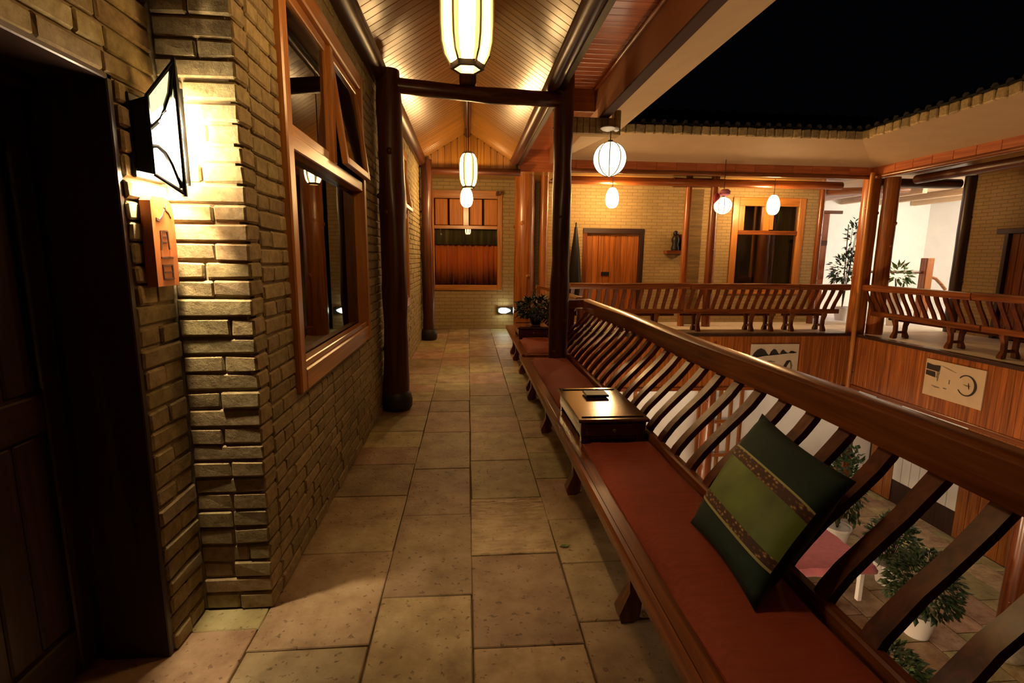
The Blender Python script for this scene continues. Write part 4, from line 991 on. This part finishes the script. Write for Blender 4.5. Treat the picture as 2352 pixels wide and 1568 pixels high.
MB().lathe(2.50, 11.98, [(.02, .15), (.17, .55), (.16, 1.0), (.10, 1.7), (.03, 2.25)], 10).build('canopy', M['black'], um, True); MB().tube([(2.5, 11.98, 0), (2.5, 11.98, 2.35)], .018, 8).build('pole', M['black'], um, True)
RB(5.02, 11.75, 0, 5.42, 11.80, 3.12, r=.008).build('timber_panel', M['outrig'], label='narrow olive timber panel between the far paired log posts', cat='panel')
# posts of the galleries
log_column(4.94, 11.5, .075, 0, 3.34, 'slim pale-edged log post left of the pair before the far wall', mat='panel_z', seed=31, wob=.02)
log_column(5.50, 11.4, .095, 0, 3.34, 'dark red log post right of the pair before the far wall', mat='rail_z', seed=32, wob=.02)
log_column(8.40, 11.9, .07, 0, 3.34, 'slim post left of the lit stair hall opening', mat='rail_z', seed=33, wob=.02)
log_column(8.36, 10.34, .165, 0, 3.22, 'round glossy corner post of the galleries, left of the pair', mat='panel_z', seed=34, wob=.012)
log_column(8.64, 10.14, .15, 0, 3.22, 'round glossy corner post of the galleries, right of the pair', mat='panel_z', seed=35, wob=.012)
log_column(10.66, 10.42, .11, 0, 3.34, 'dark post between the lit stair hall and the right brick wall', mat='dark_z', seed=36, wob=.015)
MB().tube([(8.17, 10.12, -1.22), (8.17, 10.12, 3.30)], .045, 12).build('drain_pipe', M['frame_z'], None, True, label='thin vertical pipe running down the courtyard corner', cat='pipe')
# gallery eave beams
fg = root('eave_girder', (5, 10.3, 3.2), 'red-brown eave girder of the gallery across the courtyard', 'beam')
B(1.6, 10.27, 3.24, 8.34, 10.36, 3.47).build('girder_board', M['red_x'], fg)
k = 0
x = 1.7
while x < 8.2:
    RB(x, 10.255, 3.25, x+.40, 10.272, 3.465, r=.004).build('girder_panel', M['red_x'], fg); x += .405
MB().tube([(1.6, 10.28, 3.235), (8.34, 10.28, 3.235)], .045, 10).build('round_moulding', M['rail_x'], fg, True)
beam('cross_log', 'glossy log running under the ceiling across the courtyard', [(1.6, 11.3, 3.20), (8.4, 11.3, 3.20)], .085, 41, 'rail_x', wob=.015)
beam('cross_log', 'stubby log ends stacked over the far paired posts', [(4.55, 11.45, 3.22), (5.75, 11.45, 3.22)], .10, 42, 'log_x', wob=.03)
beam('cross_log', 'ochre log above the stair hall opening', [(8.4, 11.95, 3.14), (10.6, 11.95, 3.26)], .085, 43, 'panel_x', wob=.02)
rg_ = root('eave_girder', (8.3, 6, 3.2), 'red-brown eave girder of the right gallery', 'beam')
B(8.29, 1.0, 3.24, 8.38, 10.26, 3.47).build('girder_board', M['red_y'], rg_)
y = 1.2
while y < 10.1: RB(8.275, y, 3.25, 8.292, y+.40, 3.465, r=.004).build('girder_panel', M['red_y'], rg_); y += .405
MB().tube([(8.30, 1.0, 3.235), (8.30, 10.26, 3.235)], .045, 10).build('round_moulding', M['rail_y'], rg_, True)
beam('cross_log', 'dark log running under the ceiling of the right gallery', [(9.3, 1.0, 3.22), (9.3, 10.3, 3.22)], .09, 44, 'log_y', wob=.015)
beam('cross_log', 'dark lintel log over the bright stair hall opening', [(8.6, 10.75, 3.20), (10.6, 10.62, 3.20)], .10, 45, 'log_x', wob=.015)
# right gallery door
d3 = root('door_3', (GX, 8.7, 0), 'dark red door at the right edge of the right gallery', 'door', None, 'structure')
for i in range(10): RB(GX+.05, 7.98+i*.15, .01, GX+.09, 8.125+i*.15, 2.1, r=.006).build('door_board', M['rail_z'], d3)
RB(GX-.03, 9.48, 0, GX+.1, 9.56, 2.18, r=.006).build('door_frame', M['dark_z'], d3); RB(GX-.04, 7.85, 2.10, GX+.1, 9.72, 2.20, r=.006).build('door_head', M['dark_y'], d3)

# ---- bright stair hall beyond the corner
B(8.66, 15.2, 0, 14.4, 15.3, 3.4).build('wall_hall_back', M['white'], label='bright white back wall of the stair hall', cat='wall', kind='structure')
B(14.3, 10.6, 0, 14.4, 15.2, 3.4).build('wall_hall_side', M['white'], label='white side wall of the stair hall', cat='wall', kind='structure')
B(8.66, GY+.22, 0, 8.74, 15.2, 3.4).build('wall_hall_left', M['lilac'], label='lilac-lit side wall of the stair hall', cat='wall', kind='structure')
B(GX+.2, 10.50, 0, 14.3, 10.58, 3.4).build('wall_hall_front', M['white'], label='front wall of the stair hall behind the right gallery', cat='wall', kind='structure')
hc = B(8.66, 10.50, 3.38, 14.4, 15.3, 3.44).build('ceiling_hall', M['pale_board'], label='pale wooden ceiling of the stair hall with joists', cat='ceiling', kind='structure')
for i in range(5): RB(9.0+i*1.15, 12.3, 3.22, 9.14+i*1.15, 15.15, 3.38, r=.01).build('joist', M['pale_board'], hc)
lm = root('hall_lamp', (12.7, 10.6, 2.5), 'white wall lamp of the stair hall on the wall behind the right gallery', 'lamp')
RB(12.35, 10.62, 2.45, 13.05, 10.74, 2.75, r=.03).build('diffuser', M['stair_glow'], lm); RB(12.30, 10.585, 2.40, 13.10, 10.625, 2.80, r=.01).build('back_plate', M['ceramic'], lm)
lm = root('hall_lamp', (9.1, 14.3, 3.3), 'lilac tube lamp high in the stair hall corner', 'lamp')
MB().tube([(9.05, 13.2, 3.24), (9.05, 14.8, 3.24)], .03, 10).build('tube', M['lilac_glow'], lm, True); RB(9.0, 13.1, 3.27, 9.1, 14.9, 3.38, r=.01).build('batten', M['ceramic'], lm)
hd = root('hall_door_leaf', (8.85, 12.9, 0), 'open pinkish wooden door leaf at the left of the stair hall', 'door')
mm = MB().rbox(-.02, 0, .02, .02, .55, 2.85, r=.006); 
RB(8.80, 12.75, .02, 9.26, 12.80, 1.92, r=.006).build('lower_leaf', M['red_z'], hd); RB(8.80, 12.74, 1.92, 9.26, 12.81, 2.04, r=.006).build('mid_rail', M['rail_x'], hd); RB(8.80, 12.75, 2.04, 9.26, 12.80, 2.72, r=.006).build('upper_leaf', M['red_z'], hd)
RB(8.78, 12.74, 2.72, 9.60, 12.81, 2.80, r=.006).build('head', M['rail_x'], hd)
tp_ = root('tall_plant', (9.75, 12.6, 0), 'tall dark leafy plant climbing in the stair hall behind the corner posts', 'plant')
pot(tp_, 9.75, 12.6, 0, .2, .35, 'ceramic'); stems(tp_, (9.75, 12.6, .3), (9.8, 12.6, 2.5), .15, 5, 8, .012)
foliage(tp_, (9.75, 12.6, 1.25), .38, .45, 260, .13, 'leaf', 9); foliage(tp_, (9.85, 12.6, 2.0), .17, .65, 130, .12, 'leaf', 10)
nw = root('newel_post', (10.95, 11.6, 0), 'square wooden newel post and handrail in front of the bright white wall', 'railing')
RB(11.22, 11.80, 0, 11.42, 12.0, 1.62, r=.012).build('post', M['panel_z'], nw)
MB().tube([(11.25, 11.9, 1.27), (10.2, 12.0, 1.27), (9.6, 12.0, 1.27)], .032, 8).build('handrail', M['rail_x'], nw, True)
MB().tube([(11.40, 11.9, 1.18), (11.6, 11.9, 1.12), (11.75, 11.9, 1.0), (11.9, 11.9, .85)], .04, 8).build('handrail', M['panel_x'], nw, True)
sg = root('potted_plant', (10.0, 11.7, 0), 'bright green spiky plant beside the handrail of the stair hall', 'plant')
pot(sg, 10.22, 11.5, 0, .16, .8, 'ceramic'); stems(sg, (10.22, 11.5, .75), (10.22, 11.5, 1.15), .08, 4, 18, .01); foliage(sg, (10.22, 11.5, 1.18), .22, .22, 60, .20, 'leaf_b', 15)

# ---- clad parapet panels below the gallery floors
def cladding(lab, ax, c, a0, a1, z0, z1, sign):
    bw_ = .105; n = int((a1-a0)/bw_)
    if ax == 'x':
        o = B(a0, c, z0, a1, c+.08, z1).build('wall_cladding', M['dark_z'], label=lab, cat='cladding', kind='structure')
        me = MB().rbox(-bw_/2+.002, -.011, -(z1-z0)/2, bw_/2-.002, .011, (z1-z0)/2, r=.005).mesh('clad_board', M['panel_z'])
        for i in range(n): link('clad_board', me, o, (a0+bw_*(i+.5), c-.010, (z0+z1)/2))
        RB(a0, c-.045, z1-.01, a1, c+.10, z1+.055, r=.008).build('edge_trim', M['dark_x'], o); RB(a0, c-.045, z0-.07, a1, c+.10, z0+.01, r=.008).build('bottom_trim', M['rail_x'], o)
    else:
        o = B(c, a0, z0, c+.08, a1, z1).build('wall_cladding', M['dark_z'], label=lab, cat='cladding', kind='structure')
        me = MB().rbox(-.011, -bw_/2+.002, -(z1-z0)/2, .011, bw_/2-.002, (z1-z0)/2, r=.005).mesh('clad_board', M['panel_z'])
        for i in range(n): link('clad_board', me, o, (c-.010, a0+bw_*(i+.5), (z0+z1)/2))
        RB(c-.045, a0, z1-.01, c+.10, a1, z1+.055, r=.008).build('edge_trim', M['dark_y'], o); RB(c-.045, a0, z0-.07, c+.10, a1, z0+.01, r=.008).build('bottom_trim', M['rail_y'], o)
    return o
cladding('orange-brown board cladding below the gallery across the courtyard', 'x', 10.27, 1.6, 8.25, -1.16, -.05, 1)
cladding('orange-brown board cladding below the right gallery', 'y', 8.26, 1.0, 10.18, -1.10, -.05, 1)
# ---- ink paintings
def strokes(o, items, P):
    for (pts, wd_, mt) in items:
        vs = []; fs = []
        for i, (u, v) in enumerate(pts):
            a_ = Vector((*pts[max(i-1, 0)], 0)); b_ = Vector((*pts[min(i+1, len(pts)-1)], 0)); d_ = (b_-a_).normalized(); nn = Vector((-d_.y, d_.x, 0))
            w1 = wd_*(1-.5*abs(2*i/(len(pts)-1)-1)) if len(pts) > 2 else wd_
            for s_ in (1, -1):
                q = Vector((u, v, 0))+nn*s_*w1/2; vs.append(P(q.x, q.y, .004))
        for i in range(len(pts)-1): fs.append((2*i, 2*i+1, 2*i+3, 2*i+2))
        n0 = len(vs); vs2 = [q for q in vs]
        MB().add(vs2, fs).build('ink_stroke', M[mt], o)
p1 = root('ink_painting', (6.5, 10.22, -.9), 'ink painting of dark hills on white paper below the far gallery', 'picture')
B(5.98, 10.226, -.95, 7.05, 10.245, -.225).build('sheet', M['paper_w'], p1)
P1 = lambda u, v, l: Vector((5.98+1.07*u, 10.226-l, -.95+.725*v))
for q in ([(.02, .62), (.06, .74), (.13, .84), (.20, .88), (.28, .83), (.34, .72), (.38, .66), (.25, .64), (.12, .60)], [(.38, .66), (.41, .78), (.47, .86), (.52, .83), (.57, .73), (.60, .69), (.5, .68)], [(.60, .70), (.63, .80), (.67, .84), (.72, .77), (.78, .72), (.7, .71)], [(.78, .73), (.83, .80), (.88, .79), (.96, .74), (.88, .72)]):
    MB().add([P1(u, v, .004) for u, v in q], [tuple(range(len(q)))]).build('ink_hill', M['ink'], p1)
strokes(p1, [([(.05, .62), (.3, .66), (.6, .70), (.95, .76)], .03, 'ink_grey'), ([(.28, .48), (.42, .49), (.52, .47)], .05, 'ink_grey'), ([(.72, .18), (.74, .35), (.79, .48), (.84, .50)], .09, 'ink'), ([(.84, .5), (.87, .35), (.86, .2)], .05, 'ink_grey'), ([(.1, .3), (.4, .2), (.6, .15)], .04, 'ink_grey')], P1)
p2 = root('ink_painting', (8.22, 7.83, -.84), 'ink painting with a brushed circle and script block below the right gallery', 'picture')
B(8.215, 7.29, -.82, 8.236, 8.37, -.172).build('sheet', M['paper'], p2)
P2 = lambda u, v, l: Vector((8.215-l, 8.37-1.08*u, -.82+.648*v))
circ = [(.73+.145*math.cos(t), .52+.26*math.sin(t)) for t in [2.5-.21*k for k in range(25)]]
strokes(p2, [(circ, .045, 'ink'),  ([(.22, .70), (.24, .56), (.24, .44)], .03, 'ink_grey'), ([(.30, .88), (.4, .84), (.55, .78)], .02, 'ink_grey'), ([(.45, .56), (.45, .44)], .02, 'ink_grey'), ([(.15, .30), (.22, .28), (.3, .28)], .04, 'ink_grey'), ([(.36, .30), (.42, .30)], .03, 'ink_grey'), ([(.68, .53), (.74, .52), (.80, .53)], .03, 'ink_grey'), ([(.76, .60), (.77, .50), (.78, .44)], .02, 'ink')], P2)

for q, mt in (([(.02, .72), (.26, .70), (.27, .88), (.14, .86), (.02, .89)], 'ink'), ([(.02, .56), (.20, .53), (.19, .68), (.02, .69)], 'ink'), ([(.21, .54), (.24, .52), (.27, .69), (.22, .68)], 'ink_grey')):
    MB().add([P2(u, v, .005) for u, v in q], [tuple(range(len(q)))]).build('ink_block', M[mt], p2)

# ================================================================ GROUND FLOOR OF THE COURTYARD
GZ = -4.5
fc = B(-1.5, -3.0, GZ-.25, 15, 16.0, GZ-.02).build('floor_courtyard', M['joint'], label='stone paved courtyard floor one storey below', cat='floor', kind='structure')
rng = random.Random(21)
cs = []
for (w_, l_) in ((.6, .9), (.6, .6)):
    me = MB().rbox(-w_/2+.006, -l_/2+.006, -.02, w_/2-.006, l_/2-.006, .02, r=.006).mesh('paving_stone', M['stone']); cs.append((w_, l_, me))
x = 2.0
while x < 10.5:
    y = 2.0+rng.uniform(-.4, 0)
    while y < 12.0:
        w_, l_, me = cs[rng.randint(0, 1)]
        if y > 1.5: link('paving_stone', me, fc, (x+.3, y+l_/2, GZ-.022+rng.uniform(-.002, .002)))
        y += l_
    x += .6
B(1.6, GY, GZ, 14.0, GY+.2, -.16).build('wall_ground_far', M['white'], label='pale plaster ground floor wall under the far gallery', cat='wall', kind='structure')
wgr = B(GX, 1.0, GZ, GX+.2, GY, -.16).build('wall_ground_right', M['dark_z'], label='timber panelled ground floor wall under the right gallery', cat='wall', kind='structure')
y = 1.1
while y < 12.1:
    white_bay = 9.6 < y < 11.3 or 6.1 < y < 6.6
    if not white_bay: RB(GX-.03, y, GZ+.02, GX+.001, y+.235, -.3, r=.008).build('wall_panel', M['panel_z'], wgr)
    else: RB(GX-.02, y, GZ+.6, GX+.001, y+.235, -.4, r=.006).build('plaster_panel', M['white'], wgr)
    y += .245
B(1.50, -2.6, GZ, 1.58, 12.2, -.32).build('wall_ground_near', M['panel_z'], label='timber ground floor wall under the near walkway', cat='wall', kind='structure')
for i, (x, y, l_) in enumerate(((8.34, 6.45, 'wooden courtyard column on a grey stone foot, seen between the nearest slats'), (8.34, 10.2, 'wooden courtyard column under the corner of the galleries'), (5.2, 10.4, 'wooden courtyard column under the middle of the far gallery'), (2.6, 10.4, 'wooden courtyard column under the left of the far gallery'))):
    log_column(x, y, .15, GZ, -.16, l_, mat='rail_z', base=(.30, .32), seed=50+i, wob=.012)
for i, (x, lb) in enumerate(((3.6, 'left'), (6.4, 'middle'))):
    wq = root('wood_screen', (x, GY-.06, GZ), 'tall lattice wood screen at the %s of the ground floor wall' % lb, 'screen')
    for k in range(5): RB(x-.6+k*.28, GY-.10, GZ+.02, x-.52+k*.28, GY-.03, GZ+2.9, r=.006).build('upright', M['panel_z'], wq)
    for k in range(4): RB(x-.6, GY-.115, GZ+.1+k*.9, x+.60, GY-.1, GZ+.2+k*.9, r=.006).build('crosspiece', M['panel_x'], wq)
for i, (x, y, lb) in enumerate(((3.4, 11.4, 'left'), (6.2, 11.4, 'middle'), (9.5, 11.0, 'corner'), (9.55, 7.6, 'right'), (9.55, 4.6, 'near right'))):
    lm = root('ceiling_lamp', (x, y, -.3), 'round ground floor ceiling lamp at the %s under the galleries' % lb, 'lamp', 'ground floor ceiling lamps')
    MB().lathe(x, y, [(.04, -.27), (.17, -.255), (.20, -.21), (.20, -.18)], 20).build('diffuser', M['ground_glow'], lm, True); MB().lathe(x, y, [(.22, -.19), (.22, -.142)], 20).build('rim', M['ceramic'], lm, True)
# table with pink cloth
tb = root('courtyard_table', (6.35, 8.4, GZ), 'square dark courtyard table under the pink cloth', 'table')
tx0, tx1, ty0, ty1, tz = 5.45, 7.15, 7.65, 9.35, GZ+.75
RB(tx0+.06, ty0+.06, tz-.05, tx1-.06, ty1-.06, tz-.006, r=.006).build('table_top', M['rail_x'], tb)
for xa in (tx0+.12, tx1-.2):
    for ya in (ty0+.12, ty1-.2): RB(xa, ya, GZ, xa+.08, ya+.08, tz-.05, r=.006).build('leg', M['ceramic'], tb)
vs = []; fs = []; nn_ = 28
for j in range(nn_+1):
    for i in range(nn_+1):
        x = tx0-.10+(tx1-tx0+.20)*i/nn_; y = ty0-.10+(ty1-ty0+.20)*j/nn_
        ex = max(tx0+.04-x, x-tx1+.04, 0); ey = max(ty0+.04-y, y-ty1+.04, 0); d_ = max(ex, ey)
        vs.append((min(max(x, tx0-.01), tx1+.01)+.012*math.sin(y*14)*(d_ > 0), min(max(y, ty0-.01), ty1+.01)+.012*math.sin(x*14)*(d_ > 0), tz-d_*1.0+.002))
for j in range(nn_):
    for i in range(nn_): k = j*(nn_+1)+i; fs.append((k, k+1, k+nn_+2, k+nn_+1))
tc = MB().add(vs, fs).build('tablecloth', M['pink'], None, True, label='pink tablecloth spread over the courtyard table', cat='tablecloth')
s_ = tc.modifiers.new('thick', 'SOLIDIFY'); s_.thickness = .004
def shrub(x, y, r, h, lab, pr=.26, ph=.42, n=420, mat='leaf', ceramic='ceramic'):
    o = root('potted_shrub', (x, y, GZ), lab, 'plant', 'potted shrubs in the courtyard')
    pot(o, x, y, GZ, pr, ph, ceramic); stems(o, (x, y, GZ+ph*.8), (x, y, GZ+ph+h*.6), r, 10, int(x*10), .012)
    foliage(o, (x, y, GZ+ph+h*.42), r, h*.6, n*2, .125, mat, int(x*31+y))
shrub(7.32, 6.95, .50, 1.0, 'leafy shrub in a white pot on the courtyard floor behind the near slats')
shrub(7.92, 8.25, .40, .9, 'leafy shrub in a white pot standing near the pink table', n=360)
shrub(7.9, 9.6, .40, 1.9, 'taller leafy shrub in a white pot by the courtyard corner column', n=380)
shrub(4.3, 9.6, .40, 1.0, 'leafy shrub in a white pot below the middle of the far gallery', n=300)
shrub(5.6, 5.6, .45, .5, 'low leafy shrub in a grey pot in the middle of the courtyard', ceramic='greystone', n=320)

# ---- unseen fill lamps added on the courtyard floor to light soffits and cladding
for i, (y, lb) in enumerate(((2.6, 'nearest'), (5.4, 'middle'), (8.2, 'farthest'))):
    o = root('fill_lamp', (2.75, y, GZ), 'unseen squat fill lamp added on the courtyard floor, %s of three under the near railing' % lb, 'lamp', 'unseen fill lamps in the courtyard')
    RB(2.63, y-.12, GZ, 2.87, y+.12, GZ+.18, r=.015).build('plinth', M['greystone'], o)
    MB().lathe(2.75, y, [(.06, GZ+.18), (.13, GZ+.24), (.16, GZ+.34), (.13, GZ+.44), (.05, GZ+.50)], 16).build('globe', M['fill_glow'], o, True)
